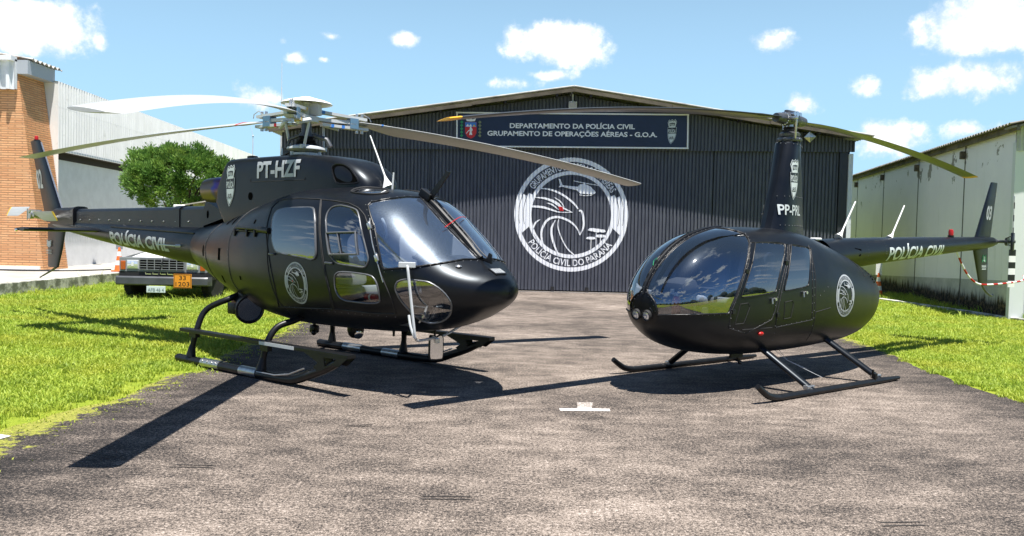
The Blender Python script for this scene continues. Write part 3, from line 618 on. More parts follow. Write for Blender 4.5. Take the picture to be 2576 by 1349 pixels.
A_roof = [(2.55, 2.66), (2.60, 2.76), (2.60, 2.92), (2.50, 2.99), (2.35, 3.0), (2.25, 2.96), (2.16, 2.84), (2.24, 2.68), (2.41, 2.645)]
def build_large():
    H = empty('helicopter', (-2.6154, 10.3525, 0), R(-38.596), 'matte black helicopter on high skids with three pale grey rotor blades, registration PT-HZF', 'helicopter')
    S = Surf(SA, -1)
    near = dict(rear=A_rear_win, dwin=A_door_win, low=A_low_win, ws=A_windshield, chin=A_chin, roof=A_roof)
    near = {k: closed_smooth(v, 3 if k == 'roof' else 2) if k != 'ws' else np.array(v) for k, v in near.items()}
    doors = dict(fd=np.array(A_fdoor), rd=np.array(A_rdoor))
    keys = []; outs = []
    for sg in (1, -1):
        for k, v in near.items(): keys.append((k, sg)); outs.append(v if sg == 1 else mir(v))
    for sg in (1, -1):
        for k, v in doors.items(): keys.append((k, sg)); outs.append(v if sg == 1 else mir(v))
    D = loft_regions(S, outs, .045)
    ix = {k: i for i, k in enumerate(keys)}
    fus = region('fuselage', D, [-1], BLACK, H)
    SM = MB(); RV = MB()
    for sg in (1, -1):
        def O(k): v = near.get(k, doors.get(k)); return v if sg == 1 else mir(v)
        far = sg == -1
        for k, lab in (('fd', 'front cabin door with curved top window and lower window'), ('rd', 'wide rear cabin door with bulged square window')):
            d = region('door', D, [ix[(k, sg)]], BLACK, H); tag(d, lab)
            P3 = outline3(S, O(k), .001); strip('door_seal', P3, .0075, RUBBER, d)
            if k == 'fd':
                g = region('door_window', D, [ix[('dwin', sg)]], GLASSA if 0 else GLASSW, d); strip('window_frame', outline3(S, O('dwin'), .003), .0095, TRIM, d)
                g2 = region('door_window', D, [ix[('low', sg)]], GLASSC, d); strip('window_frame', outline3(S, O('low'), .003), .0095, TRIM, d)
                # sliding pane in the window
                sl = xz(S, [(1.53, 1.64), (1.95, 1.655), (2.02, 1.43), (1.61, 1.415), (1.53, 1.64)], .012, sg)
                MB().tube(sl, .011, 6).build('sliding_pane_frame', TRIM, d, True); MB().tube(xz(S, [(1.70, 1.645), (1.79, 1.425)], .012, sg), .008, 6).build('pane_divider', TRIM, d, True)
                y = -.905 * sg
                MB().box((1.60, y * 1.004, 1.325), (.12, .03, .025), (0, .05, 0), .008).build('door_handle', GUN, d, True)
                hb = MB()
                for z, x in ((1.72, 2.085), (1.40, 2.255)):
                    q = S.side(x, z, .008, sg); hb.box(q, (.045, .03, .075), (0, R(-25), 0), .006); hb.cyl(q + np.array([.012, 0, -.05]), q + np.array([-.012, 0, .05]), .011, 8)
                hb.build('hinge', STEEL, d, True)
                strip('hinge_rod', xz(S, [(2.05, 1.80), (2.255, 1.39), (2.34, 1.16)], .006, sg), .006, STEEL, d)
            else:
                P, N, f, lb = D; g = region('door_window', D, [ix[('rear', sg)]], GLASSW, d, .018)
                strip('window_frame', outline3(S, O('rear'), .006), .014, TRIM, d)
                art('emblem', emblem_layers(), [DECG, REDD], lambda a, b, o: S.side(1.035 + .205 * a * (1 if not far else -1), 1.085 + .232 * b, .004 + o, sg), d, np.arange(-1, 1, .25), np.arange(-1, 1, .2))
                MB().box(S.side(.60, 1.39, .012, sg), (.10, .03, .022), None, .006).build('door_handle', GUN, d, True)
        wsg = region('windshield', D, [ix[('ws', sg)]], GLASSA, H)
        wo = outline3(S, O('ws'), .003); strip('windshield_frame', wo, .011, BLACK2, wsg)
        rv = MB(); rivets(rv, outline3(S, [(a + (0 if 1 else 0), b) for a, b in (np.array(O('ws')) - np.mean(O('ws'), 0)) * 1.045 + np.mean(O('ws'), 0)][4:] if 0 else (np.array(O('ws')) - np.mean(O('ws'), 0)) * np.array([1.05, 1.03]) + np.mean(O('ws'), 0), .002), .085, .0065); rv.build('rivet_row', RIV, wsg, True)
        ch = region('chin_window', D, [ix[('chin', sg)]], GLASSB, H); strip('window_frame', outline3(S, O('chin'), .003), .010, TRIM, ch)
        rf = region('roof_window', D, [ix[('roof', sg)]], GLASSB, H); strip('window_frame', outline3(S, O('roof'), .004), .012, RUBBER, rf)
        # door slide rail with its shrouded end, small vents and hatches
        rl = MB(); q = xz(S, [(-.33, 1.675), (.32, 1.662)], .022, sg); rl.tube(q, .020, 8); q2 = xz(S, [(-.33, 1.645), (.32, 1.632)], .014, sg); rl.tube(q2, .009, 6)
        rl.tube(xz(S, [(.28, 1.66), (.52, 1.648)], .02, sg), .036, 10)
        for x in (-.36, 0., .2): rl.box(S.side(x, 1.62, .012, sg), (.025, .03, .09), None, .004)
        rl.build('door_slide_rail', BLACK2, H, True)
        ht = MB()
        for x, z, a, b in ((-.80, 1.345, .075, .15), (-.16, 1.08, .03, .045), (-.80, 1.03, .05, .09)): ht.prism([(-a / 2, -b / 2), (a / 2, -b / 2), (a / 2, b / 2), (-a / 2, b / 2)], .002, lambda u, v, t: tuple(S.side(x + u, z + v, .002 + t, sg)))
        for x, z, r, r2 in ((.08, 1.755, .018, .028), (-1.44, 1.37, .022, .075), (-.93, 1.79, .05, .075), (-.66, 1.775, .03, .06)):
            ht.prism([(r * math.cos(a), r2 * math.sin(a)) for a in np.linspace(0, 2 * PI, 17)[:-1]], .002, lambda u, v, t: tuple(S.side(x + u, z + v, .002 + t, sg)))
        ht.build('vent', DARK, H)
        for pl in ([(.48, 1.66), (.50, 1.3), (.60, .85), (.66, .70)], [(-.44, 2.0), (-.50, 1.5), (-.44, 1.0), (-.28, .80)], [(-1.30, 1.74), (-1.36, 1.4), (-1.25, .98)]):
            SM.tube(xz(S, pl, .0005, sg), .006, 5)
        for pl in ([(-.47, 1.95), (-.53, 1.5), (-.47, 1.0)], [(-1.33, 1.7), (-1.39, 1.4), (-1.29, 1.0)], [(.66, .80), (2.35, .80)], [(-.4, 1.55), (.4, 1.5)][:0]):
            if pl: rivets(RV, xz(S, pl, .001, sg), .075, .005)
    SM.build('panel_seam', RUBBER, fus); RV.build('rivet_row', RIV, fus, True)
    # centre post and nose details
    post = line3(S, [(1.93, PI), (.82, PI)], .012); MB().tube(post, .030, 8).build('windshield_post', BLACK2, H, True)
    rod = [S.pt(s, PI) + S.nrm(s, PI) * .05 for s in np.linspace(1.95, .70, 20)]; MB().tube([p + np.array([0, .03, 0]) for p in rod], .009, 6).build('cutter_guide_rail', GUN, H, True)
    m = MB(); n0 = S.pt(.66, PI)
    m.prism([(2.93, 1.40), (3.08, 1.36), (3.075, 1.46), (3.045, 1.475), (3.02, 1.42)], .02, lambda a, b, t: (a, t - .01, b)); m.cyl((3.05, 0, 1.46), (3.11, 0, 1.385), .006, 6); m.build('wire_cutter', BLACK2, H)
    vb = MB(); c = S.pt(.47, PI); nn = Vector(S.nrm(.47, PI)); ang = math.atan2(nn.x, nn.z)
    vb.box(c + np.array(nn) * .002, (.12, .17, .012), (0, ang, 0), .004); vb.build('nose_vent', BLACK2, H)
    vs = MB()
    for j in range(8): vs.box(c + np.array([0, -.07 + .02 * j, 0]) + np.array(nn) * .010, (.085, .007, .006), (0, ang, 0))
    vs.build('vent_slot', GREYW, H)
    lt = MB(); q = S.pt(.80, 2.45); lt.lathe([(0, .01), (.03, .008), (.04, -.01)], q, n=12); lt.build('temperature_probe', STEEL, H, True)
    b = MB(); q0 = S.pt(1.35, 2.95) + S.nrm(1.35, 2.95) * .03; q1 = S.pt(1.62, -2.75) + S.nrm(1.62, -2.75) * .02; b.tube([q0, (q0 + q1) / 2 + np.array([.05, 0, .05]), q1], .005, 5, sub=4); b.build('slip_string', RED, H)
    # upper wire cutter
    m = MB(); m.prism([(1.62, 2.15), (2.12, 2.04), (2.20, 2.115), (2.43, 2.335), (2.47, 2.325), (2.47, 2.31), (2.235, 2.06), (2.16, 2.0), (1.62, 2.10)], .022, lambda a, b, t: (a, t - .011, b)); m.box((2.13, 0, 2.08), (.17, .09, .09), (0, R(28), 0), .01); m.build('wire_cutter', BLACK2, H)
    # engine cowling
    cw = [[1.47, 2.19, 1.9, .16, 2.0, 3, 5], [1.44, 2.25, 1.9, .235, 2.03, 3.2, 5], [1.36, 2.335, 1.85, .29, 2.08, 3.6, 5], [1.22, 2.43, 1.8, .33, 2.12, 4, 5], [1.0, 2.51, 1.75, .355, 2.15, 4.5, 5], [.72, 2.555, 1.7, .37, 2.18, 5, 5], [.4, 2.575, 1.7, .378, 2.2, 6, 5],
          [-.3, 2.59, 1.65, .38, 2.2, 7, 5], [-.9, 2.59, 1.6, .378, 2.2, 7, 5], [-1.15, 2.585, 1.6, .37, 2.2, 7, 5], [-1.19, 2.58, 1.6, .36, 2.2, 7, 5], [-1.20, 2.3, 1.7, .10, 2.2, 5, 5]]
    K = Surf(cw, -1); D2 = loft_regions(K, [], .035)
    P, N, f, lb = D2; rear = np.clip((-.55 - P[:, 0]) / .6, 0, 1)
    P[:, 0] -= rear * np.where(P[:, 2] > 2.08, (2.58 - P[:, 2]) * .56, .28 - (2.08 - P[:, 2]) * .6)
    cow = region('engine_cowling', (P, N, f, lb), [-1], BLACK, H)
    for sg in (1, -1):
        y = -.381 * sg
        def on(a, b, o): 
            q = K.side(a, b, .007 + o, sg); r = min(max((-.55 - a) / .6, 0), 1); return q
        it = MB(); it.prism([(.95, 2.39), (1.00, 2.425), (1.10, 2.415), (1.19, 2.37), (1.27, 2.30), (1.325, 2.235), (1.29, 2.215), (1.08, 2.215), (1.02, 2.245)], .003, lambda a, b, t: tuple(K.side(a, b, .003 + t, sg)))  # flat patch, its inner shade painted black instead of a recess
        itk = it.build('air_intake', DARK, cow); rim = np.array([K.side(a, b, .004, sg) for a, b in closed_smooth([(.94, 2.39), (1.00, 2.432), (1.10, 2.422), (1.20, 2.375), (1.28, 2.303), (1.335, 2.23), (1.29, 2.208), (1.08, 2.208), (1.01, 2.24)], 3)])
        MB().tube(np.concatenate([rim, rim[:1]]), .009, 6).build('intake_rim', BLACK2, cow, True)
        d = 1 if sg == 1 else -1
        ls = []
        tx = text_line('PT-HZF', 0, 0, .205, .86, .035)
        art('registration', [(tx, 0)], [DECG], lambda a, b, o: on(-.045 + a * d, 2.305 + b * 1.0, .001 + o), cow, np.arange(-.5, .5, .06), np.arange(0, .3, .05))
        SMc = MB(); SMc.tube(np.array([on(x, z, 0) for x, z in [(-.60, 2.57), (-.62, 2.265), (.48, 2.265), (.52, 2.55)]]), .004, 5); SMc.build('panel_seam', RUBBER, cow)
        def sh(a, b, o):
            x, z = -1.06 + .27 * a * .98 * d, 2.225 + .27 * b; r = min(max((-.55 - x) / .6, 0), 1)
            xs = x + (r * (2.58 - z) * .56 if z > 2.08 else r * (.28 - (2.08 - z) * .6)); xs = min(xs, .0)
            q = K.side(max(xs, -1.14), z, .008 + o, sg); q[0] = x; return q
        art('badge', shield_layers(), [DECL, DECD], sh, cow, np.arange(-.5, .5, .1), np.arange(-1, 1, .2))
        hv = MB(); hv.prism([(.045 * math.cos(a), .05 * math.sin(a)) for a in np.linspace(0, 2 * PI, 17)[:-1]], .002, lambda u, v, t: tuple(K.side(-.62 + u, 2.085 + v, .004 + t, sg))); hv.build('drain_hole', DARK, cow)
    # exhaust
    ex = MB(); c = Vector((-1.40, -.12, 2.20)); ex.lathe([(.155, .0), (.165, .12), (.175, .24), (.17, .34), (.163, .42), (.158, .45), (.14, .45), (.135, .30), (.13, .0)], c, 'X', 28, (0, PI - R(2), R(14))); ex.build('exhaust_pipe', EXH, H, True)
    # tail boom, drive-shaft cover, fins, stabiliser
    BM = [[-2.10, 1.712, 1.10, .315, 1.405, 2, 2], [-2.6, 1.715, 1.145, .285, 1.43, 2, 2], [-4.5, 1.735, 1.33, .20, 1.53, 2, 2], [-6.2, 1.765, 1.505, .13, 1.635, 2, 2], [-6.95, 1.80, 1.60, .10, 1.70, 2, 2], [-7.25, 1.79, 1.66, .06, 1.72, 2, 2], [-7.30, 1.73, 1.715, .005, 1.72, 2, 2]]
    T = Surf(BM, -1); DT = loft_regions(T, [], .06); boom = region('tail_boom', DT, [-1], BLACK, H)
    for sg in (1, -1):
        d = 1 if sg == 1 else -1
        def bt(a, b, o):
            x = -3.80 + a * d; zc = np.interp(x, [-6.2, -2.1], [1.56, 1.40]); return T.side(x, zc + b, .004 + o, sg)
        art('lettering', [(text_box('POLÍCIA CIVIL', -.98, -.115, .98, .125, .04, 0), 0)], [DECG], bt, boom, np.arange(-1, 1, .08), np.arange(-.2, .2, .03))
        MB().tube(np.array([T.side(x, np.interp(x, [-4.84, -1.97], [1.66, 1.585]), .006, sg) for x in np.linspace(-4.8, -2.15, 20)]), .012, 6).build('boom_strake', BLACK2, boom, True)
    pr = MB(); pr.tube([(-2.45, -.27, 1.41), (-2.50, -.34, 1.41)], .022, 8); pr.tube([(-2.50, -.34, 1.41), (-3.02, -.345, 1.415)], [.011, .008], 8); pr.build('pitot_tube', GREYW, boom, True)
    cv = MB()
    def csec(x, z0, z1, wd): return [(x, -wd, z0), (x, -wd, z1 - .05), (x, -wd * .75, z1 - .012), (x, -wd * .4, z1), (x, wd * .4, z1), (x, wd * .75, z1 - .012), (x, wd, z1 - .05), (x, wd, z0)]
    loft_sections(cv, [csec(-6.15, 1.70, 1.955, .105), csec(-4.2, 1.68, 1.965, .12), csec(-2.86, 1.66, 1.975, .135)]); 
    loft_sections(cv, [csec(-2.80, 1.65, 1.975, .137), csec(-2.1, 1.60, 1.985, .145)])
    loft_sections(cv, [csec(-2.90, 1.66, 1.99, .15), csec(-2.74, 1.66, 1.99, .15)])
    cvo = cv.build('drive_shaft_cover', BLACK, H, True, 35); rb = MB()
    for x in np.arange(-6.0, -2.2, .35): rb.ball((x, -np.interp(x, [-6.15, -2.1], [.108, .148]), 1.765 if x < -4 else 1.755), .013, 6)
    rb.build('rivet_row', STEEL, cvo, True)
    ef = MB(); ef.prism([(-2.0, 2.05), (-1.42, 1.84), (-2.06, 1.70), (-2.16, 1.75)], .34, lambda a, b, t: (a, t - .17, b)); ef.build('tail_fairing', BLACK, H); 
    eo = MB(); eo.prism([(.022 * math.cos(a), .055 * math.sin(a)) for a in np.linspace(0, 2 * PI, 17)[:-1]], .002, lambda u, v, t: (-1.95 + u, -.172 - t, 1.86 + v)); eo.build('fairing_hole', DARK, H)
    gb = MB(); loft_sections(gb, [csec(-7.25, 1.70, 1.93, .085), csec(-7.0, 1.68, 1.975, .12), csec(-6.4, 1.68, 1.985, .125), csec(-6.22, 1.68, 2.0, .135)]); gb.build('gearbox_fairing', BLACK, H, True, 35)
    def fin(pts, th):
        "pts: (z, leading x, trailing x)"
        mb = MB(); secs = []
        for z, xl, xt in pts:
            c = xl - xt; secs.append([(xl - a, b, z) for a, b in airfoil(c, th)])
        return loft_sections(mb, secs)
    fu = fin([(1.72, -6.86, -7.62), (1.97, -6.97, -7.74), (3.18, -7.84, -8.30), (3.235, -7.90, -8.33)], .11).build('vertical_fin', BLACK, H, True, 30)
    MB().tube([(-6.965, 0, 1.97), (-7.845, 0, 3.19)], .014, 6).build('edge_guard', STEEL, fu, True)
    for sg in (1, -1):
        d = 1 if sg == 1 else -1
        def fx(a, b, o):
            z = 2.335 + b; xl = np.interp(z, [1.97, 3.18], [-6.97, -7.84]); c = np.interp(z, [1.97, 3.18], [.77, .46]); x = -7.83 + a * d * 1.0 - b * .30
            t = np.clip((xl - x) / c, 0.03, 1); y = 5 * .11 * c * (.2969 * t ** .5 - .126 * t - .3516 * t ** 2 + .2843 * t ** 3 - .1036 * t ** 4); return (x, -(y + .005 + o) * sg, z)
        art('number', [(text_box('02', -.15, 0, .15, .36, .03), 0)], [DECL], fx, fu, np.arange(-.2, .2, .05), ())
    bk = MB(); bk.cyl((-8.06, 0, 3.23), (-8.06, 0, 3.25), .05, 12); bk.build('beacon_base', BLACK2, fu, True); bk = MB(); bk.lathe([(.034, .0), (.034, .05), (.025, .07), (0, .078)], (-8.06, 0, 3.25), n=14); bk.build('beacon_light', RED, fu, True)
    fl = fin([(.905, -7.11, -7.55), (1.25, -6.94, -7.56), (1.70, -6.78, -7.56)], .10).build('ventral_fin', BLACK, H, True, 30)
    for (s1, x0, z0, x1, z1) in (('PARANÁ', -7.53, 1.185, -7.31, 1.235),):
        art('lettering', [(text_box(s1, x0, z0, x1, z1, .02), 0), (poly_tris([[(x0, 1.15), (x1, 1.15), (x1, 1.165), (x0, 1.165)]]), 0), (poly_tris([[(x0 + .02, 1.29), (x1 - .10, 1.26), (x1 - .02, 1.29), (x1 - .01, 1.40), (x1 - .12, 1.37), (x0 + .02, 1.41)]]), 0)], [DECG], lambda a, b, o: (a, -.037 - o, b), fl)
    MB().tube([(-7.2, 0, .91), (-7.35, 0, .855), (-7.90, 0, .69)], [.02, .02, .012], 8).build('tail_skid', GUN, H, True)
    sb = MB(); secs = []
    for y in (-1.30, -1.26, -.2, .2, 1.26, 1.30):
        c = .50 if abs(y) < 1.29 else .40; secs.append([(-5.17 - a, y, 1.595 - b) for a, b in airfoil(c, .13)])
    loft_sections(sb, secs); st = sb.build('stabiliser', BLACK, H, True, 40)
    MB().ball((-5.45, -1.31, 1.58), (.05, .02, .025), 8).build('navigation_light', CHROME, st, True)
    # tail rotor (two blades, starboard side)
    tr = empty('tail_rotor', (-7.21, -.42, 1.85)); tr.parent = H
    hb = MB(); hb.cyl((0, .32, -.05), (0, .02, 0), .055, 12); hb.cyl((0, .03, 0), (0, -.03, 0), .08, 14); hb.box((0, 0, 0), (.30, .03, .075), (0, R(4), 0), .01); hb.tube([(.05, -.05, .02), (.10, -.04, .07), (.38, .02, .06)], .012, 6); hb.cyl((0, -.06, -.10), (0, -.06, .10), .010, 6); hb.build('rotor_hub', STEEL, tr, True)
    for sg in (1, -1):
        bl = MB(); secs = []
        for r, c in ((.16, .06), (.26, .09), (.40, .17), (.45, .185), (.895, .185), (.94, .185), (.985, .175)):
            p = R(28) * sg; secs.append([(sg * r, -(.09 - x) * math.sin(p) + y * math.cos(p) * .6, sg * 0 + (.09 - x) * math.cos(p) * 1.0 + y * math.sin(p) + (.055 if sg < 0 else -.03)) for x, y in airfoil(c if c > .1 else c, .14)])
        loft_sections(bl, secs); nn = len(secs[0]); bl.mi = [1 if (k // nn) >= 5 else 0 for k in range(len(bl.f))]; bl.mi[-1] = 1; bl.mi[-2] = 0
        bl.build('rotor_blade', [BLADE, YEL2], tr, True, 50)
    # main rotor
    mast = MB(); mast.cyl((0, 0, 2.5), (0, 0, 2.66), .125, 24); mast.lathe([(.10, 2.84), (.085, 2.87), (.062, 2.90), (.062, 3.02)], n=20); mast.build('rotor_mast', GUN, H, True)
    bo = MB(); pf = []
    for i in range(6): z = 2.725 + i * .02; pf += [(.155 - .012 * i, z), (.115 - .009 * i, z + .01)]
    bo.lathe(pf + [(.09, 2.845)], n=24); bo.build('mast_boot', RUBBER, H, True)
    sw = MB(); sw.lathe([(.08, 2.645), (.15, 2.645), (.24, 2.675), (.235, 2.70), (.14, 2.73), (.08, 2.735)], n=30); sw.lathe([(.10, 2.60), (.19, 2.60), (.19, 2.63), (.10, 2.63)], n=30)
    for a in (70.2, 190.2, 310.2, 20, 140, 260): 
        rr = .245 if a in (70.2, 190.2, 310.2) else .19; z = 2.69 if rr > .2 else 2.615; sw.cyl((rr * math.cos(R(a)), rr * math.sin(R(a)), z - .02), (rr * math.cos(R(a)) * 1.0, rr * math.sin(R(a)), z + .03), .024, 10)
    sw.build('swashplate', GREYW, H, True)
    tl = MB(); tl.tube([(.06, .05, 2.86), (.20, .16, 2.81), (.24, .19, 2.72)], .03, 8); tl.tube([(-.05, -.05, 2.86), (-.15, -.14, 2.80), (-.17, -.15, 2.72)], .022, 8); tl.build('scissor_link', GUN, H, True)
    hub = empty('rotor_head', (0, 0, 0)); hub.parent = H
    star = MB()
    for a in (69.6, 192.5, 308.5):
        er = Vector((math.cos(R(a)), math.sin(R(a)), 0)); et = Vector((-er.y, er.x, 0))
        pr_ = [(.0, .11), (.12, .085), (.24, .05), (.52, .035), (.60, .05)]
        star.add([tuple(er * r + et * w_ + Vector((0, 0, 3.065 + z))) for z in (-.02, .02) for s_ in (1, -1) for r, w_ in [(p, q * s_) for p, q in pr_]], [])
        b = len(star.v) - 20
        for i in range(4):
            star.f += [(b + i, b + i + 1, b + 5 + i + 1, b + 5 + i), (b + 10 + i, b + 10 + i + 1, b + 15 + i + 1, b + 15 + i), (b + i, b + i + 1, b + 10 + i + 1, b + 10 + i), (b + 5 + i, b + 5 + i + 1, b + 15 + i + 1, b + 15 + i)]; star.mi += [0] * 4
    star.cyl((0, 0, 3.02), (0, 0, 3.09), .15, 18); star.build('rotor_star', GREYW, hub)
    dm = MB(); dm.lathe([(0, 3.335), (.06, 3.333), (.12, 3.315), (.24, 3.285), (.30, 3.262), (.318, 3.245), (.30, 3.245), (.15, 3.27), (0, 3.275)], n=36); dm.build('hub_cap', WHITE, hub, True, 60)
    hs = MB(); 
    for a in (20, 140, 260): er = (math.cos(R(a)), math.sin(R(a))); hs.box((er[0] * .13, er[1] * .13, 3.175), (.13, .09, .15), (0, 0, R(a)), .01)
    hs.cyl((0, 0, 3.08), (0, 0, 3.26), .075, 16); hs.build('hub_pedestal', GREYW, hub, True)
    zt = (2.5225, 2.697, 2.36)
    tape = (BLUE, RED, YEL2)
    for k, a in enumerate((69.6, 192.5, 308.5)):
        cf = empty('blade_cuff', (0, 0, 0)); cf.parent = hub
        er = Vector((math.cos(R(a)), math.sin(R(a)), 0)); et = Vector((-er.y, er.x, 0)); ez = Vector((0, 0, 1))
        def bar(mb, r0, r1, z0, z1, wd, th, off=0):
            p = [er * r0 + ez * z0 + et * off, er * r1 + ez * z1 + et * off]; vs = []
            for q in p:
                for sx, szz in ((-1, -1), (1, -1), (1, 1), (-1, 1)): vs.append(q + et * (wd / 2 * sx) + ez * (th / 2 * szz))
            return mb.add(vs, [(0, 1, 2, 3), (7, 6, 5, 4), (0, 4, 5, 1), (1, 5, 6, 2), (2, 6, 7, 3), (3, 7, 4, 0)])
        c1 = MB(); bar(c1, .14, .78, 3.165, 3.115, .11, .035); bar(c1, .19, .80, 3.005, 2.99, .11, .035); bar(c1, .56, .64, 3.045, 3.045, .13, .012); c1.build('sleeve_plate', GREYW, cf)
        c2 = MB(); 
        for s_ in (1, -1): bar(c2, .55, .66, 3.055, 3.05, .02, .13, s_ * .055)
        bar(c2, .55, .59, 3.055, 3.055, .11, .10); c2.build('frequency_adapter', BLUEST, cf)
        c3 = MB()
        for r in (.66, .73): c3.cyl(er * r + ez * 3.10, er * r + ez * 3.185, .018, 8); c3.cyl(er * r + ez * 2.995, er * r + ez * 2.935, .022, 8)
        c3.tube([er * .70 + ez * 3.15 + et * .03, er * .76 + ez * 3.19 + et * .03, er * .84 + ez * 3.15 + et * .03, er * .86 + ez * 3.10 + et * .02], .006, 6); c3.build('blade_pin', STEEL, cf, True)
        c4 = MB(); bar(c4, .30, .34, 3.0, 3.0, .114, .039); bar(c4, .44, .48, 2.997, 2.997, .114, .039); bar(c4, .17, .22, 3.163, 3.158, .114, .039) if k != 1 else None; c4.build('marking_tape', tape[k], cf)
        zz_ = zt[k]
        rb_ = rotor_blade('rotor_blade', a, (.66, 5.345), .35, lambda r, zz_=zz_: 3.05 - (3.05 - zz_) * (.35 * (r - .66) / 4.68 + .65 * ((r - .66) / 4.68) ** 2), lambda r: R(13 - 8 * (r - .66) / 4.68), -1, BLADE, H, .11, None, .12, 30, (.15, 1.35))
        bd = MB(); bar(bd, 1.02, 1.045, 3.03, 3.03, .21, .075) if 0 else None
        tb = MB(); r = 1.03 if k == 1 else .98; zc = 3.05 - (3.05 - zz_) * .35 * (r - .66) / 4.68
        for q in (0,):
            p13 = R(12.5); secs = []
            for rr in (r - .013, r + .013):
                t_ = (rr - .66) / .69; t_ = t_ * t_ * (3 - 2 * t_); c = .15 * (1 - t_) + .35 * t_
                secs.append([er * rr + et * -1 * ((.27 * .35 - x) * math.cos(p13) - y * math.sin(p13)) + ez * (zc + (.27 * .35 - x) * math.sin(p13) + y * math.cos(p13)) for x, y in [(u * 1.03 - .003, v * 1.04) for u, v in airfoil(c, .176)]])
            loft_sections(tb, secs)
        tb.build('blade_mark', tape[k], rb_, True)
        # pitch link
        a2 = a + 22; lk = MB(); p0 = (.245 * math.cos(R(a)), .245 * math.sin(R(a)), 2.70); p1 = Vector((.27 * math.cos(R(a2)), .27 * math.sin(R(a2)), 3.02)); p0 = Vector((.235 * math.cos(R(a + 8)), .235 * math.sin(R(a + 8)), 2.70))
        lk.tube([p0, p0.lerp(p1, .12), p0.lerp(p1, .88), p1], [.010, .017, .017, .010], 8); lk.ball(p1, .026, 8); lk.ball(p0, .024, 8); lk.tube([p1, p1.lerp(er * .42 + ez * 2.97, .6), er * .42 + ez * 2.97], .03, 8); lk.build('pitch_link', GREYW, H, True)
    # skids
    for sg, lab in ((1, None), (-1, None)):
        y = -1.085 * sg; sk = empty('skid', (0, y, 0)); sk.parent = H
        t = MB(); t.tube([(-1.06, 0, .055), (-.9, 0, .052), (.4, 0, .052), (1.0, 0, .055), (1.28, 0, .075), (1.52, 0, .15), (1.80, 0, .25), (1.98, 0, .33)], [.050, .052, .052, .052, .052, .05, .048, .042], 14, sub=4); t.build('skid_tube', BLACK2, sk, True)
        sh_ = MB()
        for x0, x1 in ((-.50, -.12),): sh_.tube([(x0, 0, .056), (x1, 0, .056)], .0555, 14)
        sh_.tube([(.30, 0, .057), (.62, 0, .057)], .0555, 14); sh_.build('wear_plate', STEEL, sk, True)
        rr = MB(); rr.tube([(.66, -.05 * sg, .085), (1.0, -.055 * sg, .09), (1.25, -.05 * sg, .13), (1.50, -.05 * sg, .22)], .010, 6)
        for x in (-.44, -.34, -.24, -.16): rr.ball((x, -.05 * sg, .085), .012, 6)
        rr.build('skid_bolt', STEEL, sk, True)
        stp = MB(); stp.box((.62, 0, .415), (3.16, .105, .042), None, .006); stp.box((-.70, 0, .37), (.14, .06, .06)); stp.box((.76, 0, .36), (.14, .06, .07)); so_ = stp.build('step_board', BLACK2, sk)
        gp = MB(); gp.mat(0).box((1.12, 0, .432), (.84, .155, .006)); gp.build('anti_slip_strip', STEEL, so_) if 0 else None
        MB().box((1.02, -.055 * sg, .416), (.62, .006, .036), None).build('edge_strip', GREYW, so_)
        for yy in (-.058, .046):
            bm = MB(); v, f = poly_tris([[(1.50, .40), (2.20, .40), (2.06, .30), (1.97, .31), (1.74, .215), (1.66, .26), (1.74, .31)], [(1.83, .375), (2.03, .38), (1.99, .34), (1.85, .28)]])
            bm.add([(a, yy, b) for a, b in v] + [(a, yy + .012, b) for a, b in v], [list(t_) for t_ in f] + [[i + len(v) for i in t_[::-1]] for t_ in f]); bm.build('step_bracket', BLACK2, sk)
    for x0, x1 in ((.676, .79), (-.78, -.52)):
        zt_ = .70 if x0 > 0 else .86
        t = MB(); t.tube([(x0, -1.085, .07), (x0 + .02, -1.075, .22), (x0 + .05, -1.04, .42), (x0 + .07, -.93, .575 if x0 > 0 else .66), (x1, -.74, zt_ - .06), (x1, -.45, zt_), (x1, .45, zt_), (x1, .74, zt_ - .06), (x0 + .07, .93, .575 if x0 > 0 else .66), (x0 + .05, 1.04, .42), (x0 + .02, 1.075, .22), (x0, 1.085, .07)], [.036, .034] + [.037] * 8 + [.034, .036], 12, sub=5)
        for y in (-1.085, 1.085): t.tube([(x0, y, .10), (x0 + .02, y * .99, .24)], [.06, .035], 12)
        t.build('cross_tube', BLACK2, H, True)
    # searchlight, camera, lamps, mirror
    sl_ = empty('searchlight', (-.30, -.62, .70)); sl_.parent = H
    b = MB(); b.lathe([(.0, -.30), (.10, -.29), (.125, -.24), (.13, -.05), (.15, -.02), (.175, .03), (.178, .10), (.165, .10), (.10, -.06), (.02, -.10)], axis='X', n=28, rot=(0, R(8), R(-14))); b.build('lamp_housing', BLACK2, sl_, True)
    b = MB(); b.lathe([(.0, .06), (.160, .075), (.160, .07), (0, .055)], axis='X', n=28, rot=(0, R(8), R(-14))); b.build('lamp_lens', GLASSC, sl_, True)
    b = MB(); b.lathe([(.146, .075), (.125, .03), (.08, -.03), (.03, -.055), (0, -.06)], axis='X', n=24, rot=(0, R(8), R(-14))); b.build('lamp_reflector', CHROME, sl_, True)
    b = MB(); b.box((-.10, .02, .12), (.14, .10, .16), None, .02); b.box((-.12, .17, -.02), (.16, .10, .16), None, .02); b.box((-.08, -.16, .0), (.14, .05, .14), None, .015); b.tube([(-.15, .1, .1), (-.22, .12, -.05), (-.16, .02, -.12)], .012, 6); b.build('lamp_bracket', BLACK2, sl_, True)
    b = MB(); b.cyl((.21, 0, .58), (.21, 0, .48), .02, 8); b.box((.21, 0, .44), (.10, .09, .10), None, .02); b.ball((.24, -.03, .40), .035, 8); b.ball((.17, .03, .41), .04, 8); b.build('cargo_hook', BLACK2, H, True)
